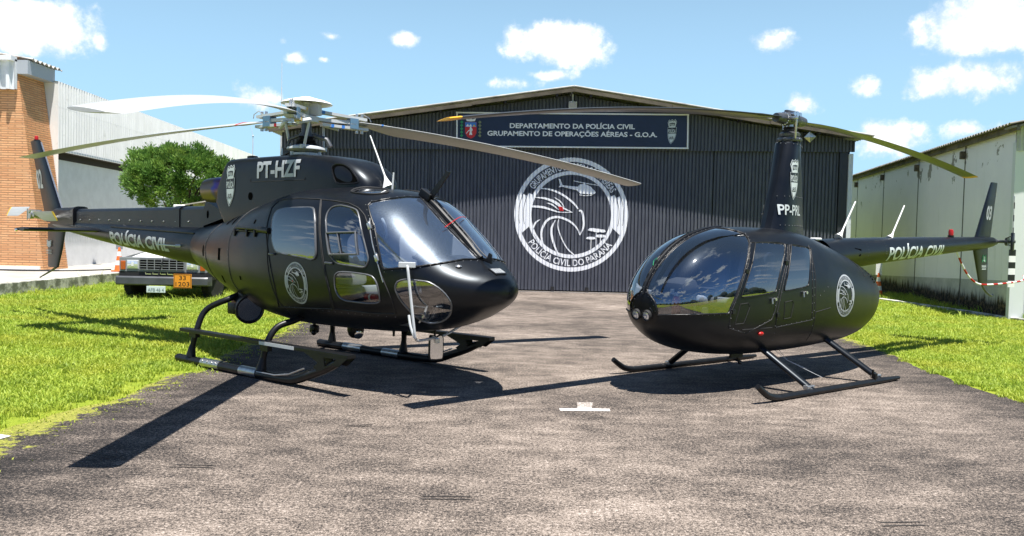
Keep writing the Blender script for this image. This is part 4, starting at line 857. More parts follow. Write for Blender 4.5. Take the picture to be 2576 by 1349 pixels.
    b = MB(); b.lathe([(.10, .55), (.10, .49), (.085, .44), (.05, .405), (0, .395)], (.99, 0, 0), n=20); b.build('landing_light_housing', BLACK2, H, True)
    b = MB(); b.lathe([(.055, .02), (.04, .03), (0, .034)], (1.06, -.02, .455), 'X', 16, (0, R(20), R(-20))); b.build('landing_light', CHROME, H, True)
    for x, y in ((2.05, .25), (1.75, -.1)):
        b = MB(); b.tube([(x, y, .62), (x, y, .50)], [.02, .012], 6); b.build('belly_antenna', BLACK2, H, True)
    mr = empty('cargo_mirror', (0, 0, 0)); mr.parent = H
    b = MB(); b.tube([(2.64, -.77, 1.33), (2.66, -.78, 1.28), (2.72, -.74, .70), (2.70, -.70, .62), (2.60, -.55, .57), (2.38, -.08, .545), (2.34, .12, .555), (2.33, .46, .665)], .0145, 8, sub=4); b.tube([(2.60, -.70, .84), (2.64, -.71, .72), (2.69, -.70, .62)], .013, 8, sub=3); b.build('mirror_arm', GREYW, mr, True)
    b = MB(); b.box((2.64, -.775, 1.345), (.17, .03, .055), (0, 0, R(30)), .006); b.build('mirror_mount', GREYW, mr)
    fw = R(-10); bm = bmesh.new(); 
    b = MB(); pts = closed_smooth([(-.125, -.16), (-.13, .0), (-.12, .13), (-.06, .145), (0, .12), (.06, .145), (.12, .13), (.13, .0), (.125, -.16), (.08, -.185), (-.08, -.185)], 3)
    def mf(a, b_, t): return (2.375 + a * .45 + t * .9, -.075 + a * .9 - t * .45, .455 + b_ + t * .0)
    b.prism([(x * .62, z * .82) for x, z in pts], .035, mf); b.build('mirror_housing', BLACK2, mr, True, 40)
    b = MB(); b.prism([(x * .54, z * .74) for x, z in pts], .003, lambda a, b_, t: mf(a, b_, .036 + t)); b.build('mirror_glass', CHROME, mr)
    b = MB(); b.box(mf(0, .06, .05), (.05, .05, .05), (0, 0, R(63)), .006); b.build('mirror_clamp', STEEL, mr)
    # antennas
    b = MB(); b.tube([(1.52, .0, 2.16), (1.50, .0, 2.19), (1.47, .0, 2.27), (1.45, 0, 2.31)], [.085, .06, .022, .012], 12); b.tube([(1.45, 0, 2.31), (1.19, 0, 2.785)], [.011, .007], 8); b.build('whip_antenna', WHITE, H, True)
    b = MB(); b.tube([(1.63, -.05, 2.13), (1.65, -.05, 2.34)], [.012, .009], 8); b.cyl((1.63, -.05, 2.12), (1.63, -.05, 2.14), .03, 10); b.build('rod_antenna', WHITE, H, True)
    b = MB(); b.lathe([(.10, 2.165), (.09, 2.195), (0, 2.205)], (1.30, .12, 0), n=20); b.build('disc_antenna', BLACK2, H, True)
    b = MB(); b.box((-1.0, -.1, 2.61), (.12, .1, .05), None, .015); b.tube([(-.3, -.15, 2.585), (-.1, -.17, 2.64), (.02, -.12, 2.63)], .02, 8, sub=3); b.box((-.7, .1, 2.595), (.5, .06, .02)); b.build('cowling_fitting', BLACK2, H, True)
    # cabin
    b = MB(); b.box((1.25, 0, .72), (2.4, 1.05, .04)); b.build('cabin_floor', DKINT, H)
    b = MB(); b.box((.14, 0, 1.35), (.05, 1.2, 1.1)); b.build('cabin_bulkhead', DKINT, H)
    for y in (-.42, .42):
        s = empty('pilot_seat', (1.55, y, .72)); s.parent = H
        b = MB(); b.box((.05, 0, .28), (.50, .46, .14), (0, R(-6), 0), .05); b.build('seat_cushion', SEATM, s, True)
        b = MB(); b.box((-.24, 0, .66), (.13, .46, .66), (0, R(-10), 0), .06); b.build('seat_back', SEATM, s, True)
        b = MB(); b.box((-.33, 0, 1.06), (.11, .26, .20), (0, R(-8), 0), .05); b.build('headrest', SEATM, s, True)
        b = MB(); b.box((.0, 0, .10), (.44, .42, .20), None, .03); b.build('seat_base', DKINT, s, True)
    b = MB(); b.box((.42, 0, 1.0), (.50, 1.4, .14), None, .05); b.box((.22, 0, 1.38), (.13, 1.4, .70), (0, R(-8), 0), .05); b.build('bench_seat', SEATD, H, True)
    b = MB(); b.box((2.42, 0, 1.18), (.30, .52, .36), (0, R(-18), 0), .05); b.box((2.40, 0, .9), (.22, .24, .4), None, .03); b.box((2.52, 0, 1.37), (.42, .80, .04), (0, R(12), 0), .02); b.build('instrument_panel', DKINT, H, True)
    b = MB()
    for y in (-.42, .42): b.tube([(2.02, y, .75), (2.06, y, 1.0), (2.0, y + .02, 1.22)], .016, 8, sub=4); b.ball((2.0, y + .02, 1.24), .03, 8)
    b.build('control_stick', GUN, H, True)
    b = MB()
    for y in (-.5, -.36, .36, .5): b.box((2.66, y, .86), (.03, .09, .14), (0, R(30), 0), .01); b.tube([(2.55, y, .75), (2.66, y, .86)], .012, 6)
    b.build('rudder_pedal', STEEL, H)
    b = MB()
    for y in (-.62, .62): b.tube([(2.10, y, 1.80), (2.17, y * 1.06, 1.76), (2.22, y * 1.07, 1.66), (2.19, y * 1.05, 1.60)], .014, 8, sub=3)
    b.build('grab_handle', GREYW, H, True)
    b = MB(); b.box((2.20, -.60, 1.36), (.16, .10, .14), (0, 0, R(20)), .01); b.build('map_box', DKINT, H)
    # fire extinguisher lying by the lower door window
    e = empty('fire_extinguisher', (-2.6154, 10.3525, 0), R(-38.596), 'small red fire extinguisher lying behind the lower door window of the PT-HZF helicopter', 'fire extinguisher')
    b = MB(); b.lathe([(.0, -.11), (.03, -.105), (.036, -.09), (.036, .06), (.028, .09), (.014, .105), (0, .11)], (2.06, -.70, .985), 'X', 18); b.build('bottle', RED, e, True)
    b = MB(); b.box((2.19, -.70, 1.01), (.05, .03, .045), None, .006); b.tube([(2.17, -.70, 1.02), (2.24, -.71, 1.05)], .008, 6); b.tube([(2.18, -.70, 1.0), (2.25, -.70, 1.0)], .008, 6); b.build('valve', GREYW, e, True)
    b = MB(); b.tube([(2.03, -.70, .985), (2.06, -.70, .985)], .0372, 18); b.build('paper_label', WHITE, e, True)
    return H
build_large()
# ================================================================ the smaller helicopter (right)
def build_small():
    H = empty('helicopter', (3.3715, 10.2385, 0), R(217.3963), 'small matte black two-blade helicopter with big bubble windshield and tall rotor mast, registration PP-PRL', 'helicopter')
    S = Surf(SB, 1)
    near = dict(ws=np.array(B_windshield), fw=np.array(B_fwin), rw=np.array(B_rwin), fd=np.array(B_fdoor), rd=np.array(B_rdoor))
    keys = []; outs = []
    for grp in (('ws', 'fw', 'rw'), ('fd', 'rd')):
        for sg in (1, -1):
            for k in grp: keys.append((k, sg)); outs.append(near[k] if sg == 1 else mir(near[k]))
    D = loft_regions(S, outs, .045); ix = {k: i for i, k in enumerate(keys)}
    fus = region('fuselage', D, [-1], BLACK, H); RV = MB(); SM = MB()
    for sg in (1, -1):
        def O(k): return near[k] if sg == 1 else mir(near[k])
        def grow(k, a, b): q = np.array(O(k)); c = q.mean(0); return (q - c) * np.array([a, b]) + c
        g = region('windshield', D, [ix[('ws', sg)]], GLASSB, H); strip('windshield_frame', outline3(S, O('ws'), .002), .010, BLACK2, g)
        rv = MB(); rivets(rv, outline3(S, grow('ws', 1.035, 1.03), .001), .06, .0055); rv.build('rivet_row', RIV, g, True)
        for k, wk, lab in (('fd', 'fw', 'front door with pointed bubble window'), ('rd', 'rw', 'rear door with smaller pointed bubble window')):
            d = region('door', D, [ix[(k, sg)]], BLACK, H); tag(d, lab); strip('door_seal', outline3(S, O(k), .0005), .0055, RUBBER, d)
            w_ = region('door_window', D, [ix[(wk, sg)]], GLASSW, d); strip('window_frame', outline3(S, O(wk), .002), .007, BLACK2, d)
            r2 = MB(); rivets(r2, outline3(S, grow(k, .975, .975), .001), .075, .0045); r2.build('rivet_row', RIV, d, True)
            x, z = (1.06, 1.02) if k == 'fd' else (.47, 1.08)
            h = MB(); h.cyl(S.side(x, z, .0, sg), S.side(x, z, .03, sg), .018, 10); h.tube([S.side(x + .05, z + .01, .015, sg), S.side(x + .05, z - .05, .02, sg)], .009, 6); h.build('door_latch', STEEL, d, True)
            pn = [(1.62, .98), (1.50, .99), (1.47, .95), (1.55, .77), (1.68, .765), (1.62, .98)] if k == 'fd' else [(.86, .98), (.72, .995), (.69, .96), (.73, .80), (.86, .79), (.86, .98)]
            MB().tube(xz(S, pn, .001, sg), .004, 5).build('pocket_seam', RUBBER, d)
            hg = MB()
            for a, b in (((1.50, 1.33), (1.72, .90)) if k == 'fd' else ((.78, 1.42), (.98, .84))): hg.box(S.side(a, b, .006, sg), (.05, .02, .05), None, .005)
            hg.build('hinge', BLACK2, d)
        if sg:
            art('window_emblem', [(l, 0) for (l, c) in emblem_layers()[:6] + emblem_layers()[10:24]], [DECG], lambda a, b, o: S.side(1.14 - .185 * a * sg, 1.37 + .185 * b, .003 + o, sg), H, np.arange(-1, 1, .25), np.arange(-1, 1, .2)) if 0 else None
        art('emblem', emblem_layers(), [DECG, DECG], lambda a, b, o: S.side(-.440 - .242 * a * sg, 1.018 + .258 * b, .003 + o, sg), H, np.arange(-1, 1, .2), np.arange(-1, 1, .2))
        for pl in ([(.20, 1.62), (.26, 1.45), (.28, 1.0), (.25, .55)], [(-1.00, 1.50), (-1.12, 1.35), (-1.13, 1.27)], [(.24, .99), (-.05, 1.16)], [(1.02, .80), (.95, .55)]): rivets(RV, xz(S, pl, .001, sg), .05, .0048)
        for pl in ([(.18, 1.62), (.24, 1.45), (.26, 1.0), (.23, .50)], [(-.98, 1.50), (-1.10, 1.35), (-1.11, 1.24)], [(-1.10, 1.24), (-1.45, 1.26)], [(.24, .845), (-.08, .885)], [(1.55, .70), (1.05, .70)]): SM.tube(xz(S, pl, .0, sg), .005, 5)
        vt = MB()
        for j in range(6):
            t = j / 6; z1 = 1.345 - .035 * j; vt.prism([(-1.33 - .02 * j + .0, z1), (-1.56 - .015 * j, z1 - .012), (-1.56 - .015 * j, z1 - .036), (-1.30 - .02 * j, z1 - .022)], .002, lambda a, b, tt: tuple(S.side(a, b, .003 + tt, sg)))
        vt.build('cooling_louvre', DARK, H)
        nl = MB(); nl.ball(S.side(1.23, .645, .01, sg), (.045, .022, .022), 10); nl.build('navigation_light', RED if sg == 1 else GREEND, H, True)
    RV.build('rivet_row', RIV, fus, True); SM.build('panel_seam', RUBBER, fus)
    MB().tube(line3(S, [(1.93, PI), (.20, PI)], .006), [.014] * len(line3(S, [(1.93, PI), (.20, PI)])), 8).build('windshield_post', BLACK2, H, True)
    yw = MB(); q = S.pt(.75, PI); yw.tube([q + [.0, 0, .0], q + [.04, .02, .05], q + [.06, -.01, .02], q + [.09, .01, -.03]], .004, 5); yw.build('yaw_string', GREEND, H)
    # twin nose lamps in a black mask
    tt, pp = np.meshgrid(np.linspace(0, 1.0, 160), np.linspace(-PI, PI, 241), indexing='ij'); NP = S.pt(tt, pp).reshape(-1, 3); NN = S.nrm(tt, pp).reshape(-1, 3)
    def front(y, z, off): i = ((NP[:, 1] - y) ** 2 + (NP[:, 2] - z) ** 2).argmin(); p, n = NP[i], NN[i]; return np.array([p[0] - (n[1] * (y - p[1]) + n[2] * (z - p[2])) / max(n[0], .3), y, z]) + n * off
    mo = densify(np.array([(-.20, .835), (-.125, .755), (.125, .755), (.20, .835), (.075, .985), (-.075, .985)]), .03); v, f = refine(*poly_tris([mo]), np.arange(-.2, .2, .03), np.arange(.7, 1, .03))
    me = bpy.data.meshes.new('lamp_mask'); me.from_pydata([tuple(front(a, b, .004)) for a, b in v], [], f); link('lamp_mask', me, BLACK2, H, True)
    for y in (-.075, .075):
        c = (2.502, y, .845); b = MB(); b.lathe([(.055, -.06), (.062, .012), (.052, .016), (.05, .0)], c, 'X', 22, (0, R(14), 0)); b.build('lamp_housing', RUBBER, H, True)
        b = MB(); b.lathe([(.05, .0), (.045, .004), (.02, .009), (0, .010)], c, 'X', 22, (0, R(14), 0)); b.build('landing_light', LENS, H, True)
    # tail cone, fins, tail rotor
    BM = [[-.72, 1.705, 1.22, .24, 1.47, 2, 2], [-1.2, 1.722, 1.28, .22, 1.51, 2, 2], [-1.8, 1.742, 1.345, .195, 1.545, 2, 2], [-3.2, 1.775, 1.455, .158, 1.615, 2, 2], [-4.6, 1.80, 1.56, .118, 1.68, 2, 2], [-5.85, 1.822, 1.655, .083, 1.74, 2, 2], [-5.93, 1.80, 1.68, .06, 1.74, 2, 2], [-5.94, 1.745, 1.735, .004, 1.74, 2, 2]]
    T = Surf(BM, 1); boom = region('tail_boom', loft_regions(T, [], .055), [-1], BLACK, H); rv = MB()
    for x in (-1.66, -2.15, -3.0, -3.55, -4.1, -4.7, -5.25):
        s0 = np.interp(-x, -T._x, T._t) if hasattr(T, '_x') else T.inv(x, 1.6)[0]; rivets(rv, T.pt(np.full(60, float(s0)), np.linspace(.1, 2 * PI, 60)), .03, .004)
    rv.build('rivet_row', RIV, boom, True)
    for sg in (1, -1):
        def bt(a, b, o): x = -3.12 - a * sg; zc = np.interp(x, [-4.0, -2.24], [1.605, 1.535]); k = np.interp(x, [-4.0, -2.24], [.85, 1.05]); return T.side(x, zc + b * k, .003 + o, sg)
        art('lettering', [(text_box('POLÍCIA CIVIL', -.88, -.105, .88, .125, .026), 0)], [DECL], bt, boom, np.arange(-1, 1, .08), np.arange(-.2, .2, .03))
        nd = MB(); nd.prism([(-1.30, 1.60), (-1.46, 1.585), (-1.44, 1.50), (-1.40, 1.49)], .002, lambda a, b, t: tuple(T.side(a, b, .002 + t, sg))); nd.build('air_scoop', DARK, boom)
    for x0, x1 in ((-1.29, -1.62), (-2.61, -2.94)):
        b = MB(); b.tube([(x0 + .06, 0, 1.735), (x0 + .03, 0, 1.76), (x0 - .02, 0, 1.80), (x0 - .045, 0, 1.84)], [.06, .04, .018, .012], 10); b.tube([(x0 - .045, 0, 1.84), (x1, 0, 2.23)], [.012, .010], 8); b.build('whip_antenna', WHITE, H, True)
    b = MB(); b.box((-.66, .03, 1.705), (.14, .10, .035), None, .015); b.build('fuel_vent', WHITE, H, True)
    b = MB(); b.cyl((-4.42, 0, 1.78), (-4.42, 0, 1.825), .045, 14); b.build('beacon_base', BLACK2, H, True)
    b = MB(); b.lathe([(.036, 1.825), (.038, 1.88), (.03, 1.915), (0, 1.922)], (-4.42, 0, 0), n=16); b.build('beacon_light', RED, H, True)
    def fin(pts, th, name):
        mb = MB(); return loft_sections(mb, [[(xl - a, b, z) for a, b in airfoil(xl - xt, th)] for z, xl, xt in pts]).build(name, BLACK, H, True, 30)
    fu = fin([(1.70, -5.17, -5.80), (1.81, -5.245, -5.83), (2.70, -5.73, -6.0), (2.735, -5.76, -6.0)], .10, 'vertical_fin'); fl = fin([(1.03, -5.47, -5.785), (1.06, -5.455, -5.785), (1.62, -5.20, -5.755), (1.72, -5.15, -5.74)], .10, 'ventral_fin')
    def fp(x, z, up):
        if up: xl, c = np.interp(z, [1.81, 2.70], [-5.245, -5.73]), np.interp(z, [1.81, 2.70], [.585, .27])
        else: xl, c = np.interp(z, [1.06, 1.62], [-5.455, -5.20]), np.interp(z, [1.06, 1.62], [.33, .555])
        t = np.clip((xl - x) / c, .03, 1); return 5 * .10 * c * (.2969 * t ** .5 - .126 * t - .3516 * t ** 2 + .2843 * t ** 3 - .1036 * t ** 4) + .004
    for sg in (1, -1):
        art('number', [(text_box('03', -.115, -.12, .115, .12, .03), 0)], [DECG], lambda a, b, o: ((lambda x, z: (x, (fp(x, z, 1) + o) * sg, z))(-5.69 - a * sg * .9 - b * .18, 2.22 + b)), fu, np.arange(-.2, .2, .05), ())
        wave = lambda ox, oz: [(-.09 + ox, .0 + oz), (-.04 + ox, .03 + oz), (.03 + ox, .0 + oz), (.09 + ox, .035 + oz), (.075 + ox, .14 + oz), (.01 + ox, .10 + oz), (-.05 + ox, .135 + oz), (-.085 + ox, .11 + oz)]
        L = [(poly_tris([wave(0, 0)]), 0), (poly_tris([[(-.03, .03), (.03, .01), (.03, .09), (-.03, .11)]]), 1), (text_box('PARANÁ', -.10, -.085, .10, -.03, .03), 1), (poly_tris([[(-.09, -.115), (.09, -.115), (.09, -.10), (-.09, -.10)]]), 1)]
        art('lettering', L, [GREEND, DECL], lambda a, b, o: ((lambda x, z: (x, (fp(x, z, 0) + o) * sg, z))(-5.59 - a * sg, 1.395 + b)), fl, np.arange(-.2, .2, .05), ())
    hs = MB(); loft_sections(hs, [[(-5.33 - a, y, 1.775 + b) for a, b in airfoil(c, .12)] for y, c in ((-.02, .40), (-.95, .30), (-.98, .22))]); hs.build('stabiliser', BLACK, H, True, 40)
    g = MB(); pts = [Vector(p) for p in [(-4.63, 0, 1.575), (-4.78, .03, 1.36), (-4.92, .06, 1.20), (-5.08, .12, 1.075), (-5.22, .20, 1.045), (-5.6, .30, 1.06), (-6.05, .36, 1.09), (-6.30, .36, 1.12), (-6.42, .30, 1.18)]]; sp, _ = smooth_path(pts, .018, 8)
    acc = 0
    for i in range(len(sp) - 1):
        g.mat(int(acc / .11) % 2); acc += (sp[i + 1] - sp[i]).length; g.tube([sp[i], sp[i + 1]], .015, 8, cap=False)
    g.build('tail_rotor_guard', [WHITE, RED], H, True, 60)
    b = MB(); b.tube([(-5.58, 0, 1.05), (-5.60, 0, 1.01), (-5.74, 0, .91), (-5.94, 0, .835), (-6.02, 0, .85)], .016, 8, sub=3); b.build('tail_skid', GUN, H, True)
    b = MB(); b.tube([(-5.90, 0, 1.74), (-5.97, .02, 1.745)], .055, 12); b.build('tail_gearbox', GUN, H, True)
    tr = empty('tail_rotor', (-5.99, .16, 1.75)); tr.parent = H
    b = MB(); b.cyl((0, -.18, 0), (0, .16, 0), .025, 10); b.box((0, .12, 0), (.05, .05, .30), None, .01); b.cyl((0, .02, 0), (0, .06, 0), .07, 12); b.tube([(.05, .03, .05), (.07, .12, .09)], .01, 6); b.tube([(-.05, .03, -.05), (-.07, .12, -.09)], .01, 6); b.build('rotor_hub', GUN, tr, True)
    for sg in (1, -1):
        bl = MB(); rs = np.linspace(.13, .755, 13); p = -R(26) * sg
        def sec(r):
            c = .135; return [((.06 - x) * math.cos(p) + y * math.sin(p), .12 - (.06 - x) * math.sin(p) + y * math.cos(p), sg * r) for x, y in airfoil(c, .12)]
        loft_sections(bl, [sec(r) for r in rs]); nn = len(sec(.2)); bl.mi = [((k // nn) // 2) % 2 for k in range(len(bl.f))]
        bl.build('rotor_blade', [DECD, WHITE], tr, True, 50)
    # mast fairing and main rotor
    mb = MB(); secs = []
    for z, xf, xr, th in ((1.66, .52, -.42, .34), (1.80, .41, -.415, .32), (2.0, .345, -.395, .31), (2.4, .25, -.35, .29), (2.86, .145, -.30, .27), (2.885, .135, -.295, .25)):
        secs.append([(xf - a, b, z) for a, b in [(u, v * th / (.2 * (xf - xr)) * 1.0) for u, v in airfoil(xf - xr, .2)]])
    loft_sections(mb, secs); mf = mb.build('mast_fairing', BLACK, H, True, 30)
    def mfy(x, z):
        xf = np.interp(z, [1.8, 2.86], [.41, .145]); xr = np.interp(z, [1.8, 2.86], [-.415, -.30]); th = np.interp(z, [1.8, 2.86], [.32, .27]); t = np.clip((xf - x) / (xf - xr), .02, 1)
        return 5 * th * .5 / .5 * (.2969 * t ** .5 - .126 * t - .3516 * t ** 2 + .2843 * t ** 3 - .1036 * t ** 4) * 1.0 + .004
    for sg in (1, -1):
        art('registration', [(text_line('PP-PRL', 0, 0, .125, .50, .018), 0)], [DECL], lambda a, b, o: ((lambda x, z: (x, (mfy(x, z) + o) * sg, z))(.045 - a * sg, 1.988 + b)), mf, np.arange(-.3, .3, .05), ())
        art('badge', shield_layers(), [DECL, DECD], lambda a, b, o: ((lambda x, z: (x, (mfy(x, z) + o) * sg, z))(.015 - a * .265 * sg, 2.425 + .25 * b)), mf, np.arange(-.5, .5, .1), np.arange(-1, 1, .2))
    rv = MB()
    for z in (1.86, 2.215, 2.86):
        for x in np.linspace(-.33, .28, 9): rv.ball((x, mfy(x, z) - .003, z), .006, 6)
    rv.build('rivet_row', RIV, mf, True)
    b = MB(); b.cyl((-.05, 0, 2.85), (-.05, 0, 3.20), .045, 16); b.build('rotor_mast', STEEL, H, True)
    b = MB(); b.lathe([(.05, 2.90), (.14, 2.90), (.15, 2.925), (.14, 2.95), (.05, 2.95)], (-.05, 0, 0), n=26); b.lathe([(.05, 2.965), (.125, 2.965), (.13, 3.0), (.10, 3.02), (.05, 3.02)], (-.05, 0, 0), n=26)
    for a in range(0, 360, 45): b.cyl((-.05 + .12 * math.cos(R(a)), .12 * math.sin(R(a)), 2.88), (-.05 + .12 * math.cos(R(a)), .12 * math.sin(R(a)), 2.905), .014, 8); b.ball((-.05 + .142 * math.cos(R(a)), .142 * math.sin(R(a)), 2.925), .016, 8)
    b.build('swashplate', GUN, H, True)
    b = MB(); b.lathe([(.085, 3.02), (.09, 3.05), (.07, 3.055), (.085, 3.075), (.06, 3.085)], (-.05, 0, 0), n=20); b.build('mast_boot', RUBBER, H, True)
    hd = empty('rotor_head', (-.05, 0, 0), R(.74)); hd.parent = H
    b = MB(); b.box((0, 0, 3.185), (.22, .13, .15), None, .03); b.box((0, 0, 3.265), (.20, .05, .05), None, .012); b.box((0, .075, 3.20), (.16, .03, .13), None, .012); b.box((0, -.075, 3.20), (.16, .03, .13), None, .012); b.build('hub_block', GUN, hd, True)
    b = MB()
    for x in (-.06, .0, .06): b.cyl((x, -.11, 3.235), (x, .11, 3.235), .026 if x else .034, 12)
    b.build('teeter_bolt', CHROME, hd, True)
    for sg in (1, -1):
        b = MB(); b.lathe([(.062, .08), (.085, .09), (.085, .135), (.072, .145), (.068, .22), (.055, .30)], (0, 0, 3.175), 'X', 24, (0, 0, 0 if sg == 1 else PI)); b.build('blade_grip', GUN, hd, True)
        b = MB()
        for a in range(0, 360, 24): b.ball((sg * .14, .074 * math.cos(R(a)), 3.175 + .074 * math.sin(R(a))), .011, 6)
        b.build('grip_bolts', CHROME, hd, True)
        b = MB(); b.tube([(sg * .12, sg * .16, 3.17), (sg * .115, sg * .165, 3.14), (sg * .08, sg * .135, 2.93)], [.012, .014, .012], 8); b.box((sg * .12, sg * .12, 3.175), (.05, .12, .04), None, .008); b.build('pitch_link', STEEL, hd, True)
        zt = 2.646 if sg == 1 else 2.77
        rotor_blade('rotor_blade', .74 if sg == 1 else 180.74, (.22, 5.05), .255, lambda r, zt=zt: 3.175 - (3.175 - zt) * (.25 * (r - .22) / 4.83 + .75 * ((r - .22) / 4.83) ** 2), lambda r: R(7 - 5 * r / 5.05), 1, BLADED, H, .115, YEL, .13, 26, (.10, .75))
    # skids
    for sg in (1, -1):
        sk = empty('skid', (0, 1.04 * sg, 0)); sk.parent = H
        b = MB(); b.tube([(1.87, 0, .185), (1.78, 0, .125), (1.68, 0, .07), (1.55, 0, .042), (1.35, 0, .036), (0, 0, .036), (-.55, 0, .036), (-.95, 0, .034)], [.030, .034, .036, .036, .036, .036, .036, .022], 14, sub=4); b.build('skid_tube', BLACK2, sk, True)
        b = MB(); b.box((-.40, 0, .09), (.05, .03, .08)); b.box((-.40, -.03 * sg, .12), (.02, .02, .10)); b.box((-.36, .02, .08), (.02, .02, .10)); b.build('wheel_bracket', BLACK2, sk)
        for x0, x1, zt in ((.8865, 1.01, .47), (-.5113, -.28, .50)):
            b = MB(); p0 = Vector((x1, -.62 * sg, zt)); p1 = Vector((x0, 0, .05)); d = (p1 - p0).normalized(); ex = Vector((1, 0, 0)); ex = (ex - d * ex.dot(d)).normalized(); ey = d.cross(ex)
            loft_sections(b, [[p0.lerp(p1, t) + ex * (.052 * math.cos(a) * k) + ey * (.034 * math.sin(a) * k) for a in np.linspace(0, 2 * PI, 17)[:-1]] for t, k in ((-.12, 1), (0, 1), (.9, 1), (1.0, .85))]); b.build('skid_leg', BLACK, sk, True, 50)
            b = MB(); b.box(p0.lerp(p1, .93), (.13, .07, .05), (0, 0, 0), .01); b.build('leg_clamp', STEEL, sk)
    b = MB(); b.tube([(.9, 0, .36), (.85, 0, .30), (.80, 0, .20), (.81, .03, .20)], .012, 6); b.box((.93, .05, .31), (.22, .03, .05)); b.build('belly_fitting', BLACK2, H)
    b = MB(); b.tube([(.45, .25, .36), (.35, .35, .25), (.0, .6, .05)], .003, 6); b.tube([(.2, .1, .36), (.05, .15, .2), (-.15, .3, .1)], .003, 6); b.build('drain_hose', GREYW, H)
    # cabin
    b = MB(); b.box((1.0, 0, .60), (1.7, .80, .04)); b.build('cabin_floor', DKINT, H)
    b = MB(); b.box((.14, 0, 1.10), (.05, .95, .95)); b.build('cabin_bulkhead', DKINT, H)
    for y in (-.29, .29):
        for x, nm in ((1.18, 'pilot_seat'), (.42, 'passenger_seat')):
            s = empty(nm, (x, y, .64)); s.parent = H
            b = MB(); b.box((.06, 0, .30), (.48, .46, .12), (0, R(-7), 0), .045); b.build('seat_cushion', SEATM, s, True)
            b = MB(); b.box((-.22, 0, .62), (.11, .44, .56), (0, R(-12), 0), .05); b.build('seat_back', SEATM, s, True)
            b = MB(); b.box((.02, 0, .13), (.44, .45, .24), None, .02); b.build('seat_base', DKINT, s, True)
    b = MB(); b.box((1.98, 0, .86), (.26, .28, .46), (0, R(-8), 0), .05); b.box((1.97, 0, 1.13), (.30, .46, .20), (0, R(10), 0), .08); b.build('instrument_panel', SEATD, H, True)
    b = MB(); b.tube([(1.62, 0, .65), (1.64, 0, 1.02), (1.62, .02, 1.06)], .018, 8); b.tube([(1.62, -.28, 1.12), (1.62, .28, 1.12)], .016, 8); b.tube([(1.62, .28, 1.12), (1.63, .28, .98)], .02, 8); b.tube([(1.62, -.28, 1.12), (1.63, -.28, .98)], .02, 8); b.build('control_stick', GUN, H, True)
    b = MB(); b.box((1.62, .05, 1.62), (.06, .10, .07), None, .02); b.tube([(1.62, .05, 1.65), (1.60, .04, 1.76)], .012, 6); b.build('compass', BLACK2, H, True)
    b = MB(); b.tube(line3(S, [(1.98, 1.5), (1.98, 2.2), (1.98, 2.8), (1.98, PI), (1.98, 2 * PI - 2.8), (1.98, 2 * PI - 2.2), (1.98, 2 * PI - 1.5)], -.03), .03, 8); b.build('cabin_hoop', DKINT, H, True)
    e = empty('fire_extinguisher', (3.3715, 10.2385, 0), R(217.3963), 'upright red fire extinguisher behind the lower windshield corner of the PP-PRL helicopter', 'fire extinguisher')
    b = MB(); b.lathe([(0, .74), (.045, .745), (.048, .77), (.048, .93), (.035, .965), (.018, .98), (0, .985)], (2.20, .22, .08), n=18); b.build('bottle', RED, e, True)
    b = MB(); b.box((2.20, .22, 1.075), (.03, .05, .04), None, .006); b.tube([(2.20, .22, 1.09), (2.20, .30, 1.13)], .008, 6); b.tube([(2.20, .22, 1.08), (2.20, .30, 1.09)], .008, 6); b.box((2.21, .17, 1.10), (.01, .05, .06)); b.build('valve', GREYW, e, True)
    return H
build_small()
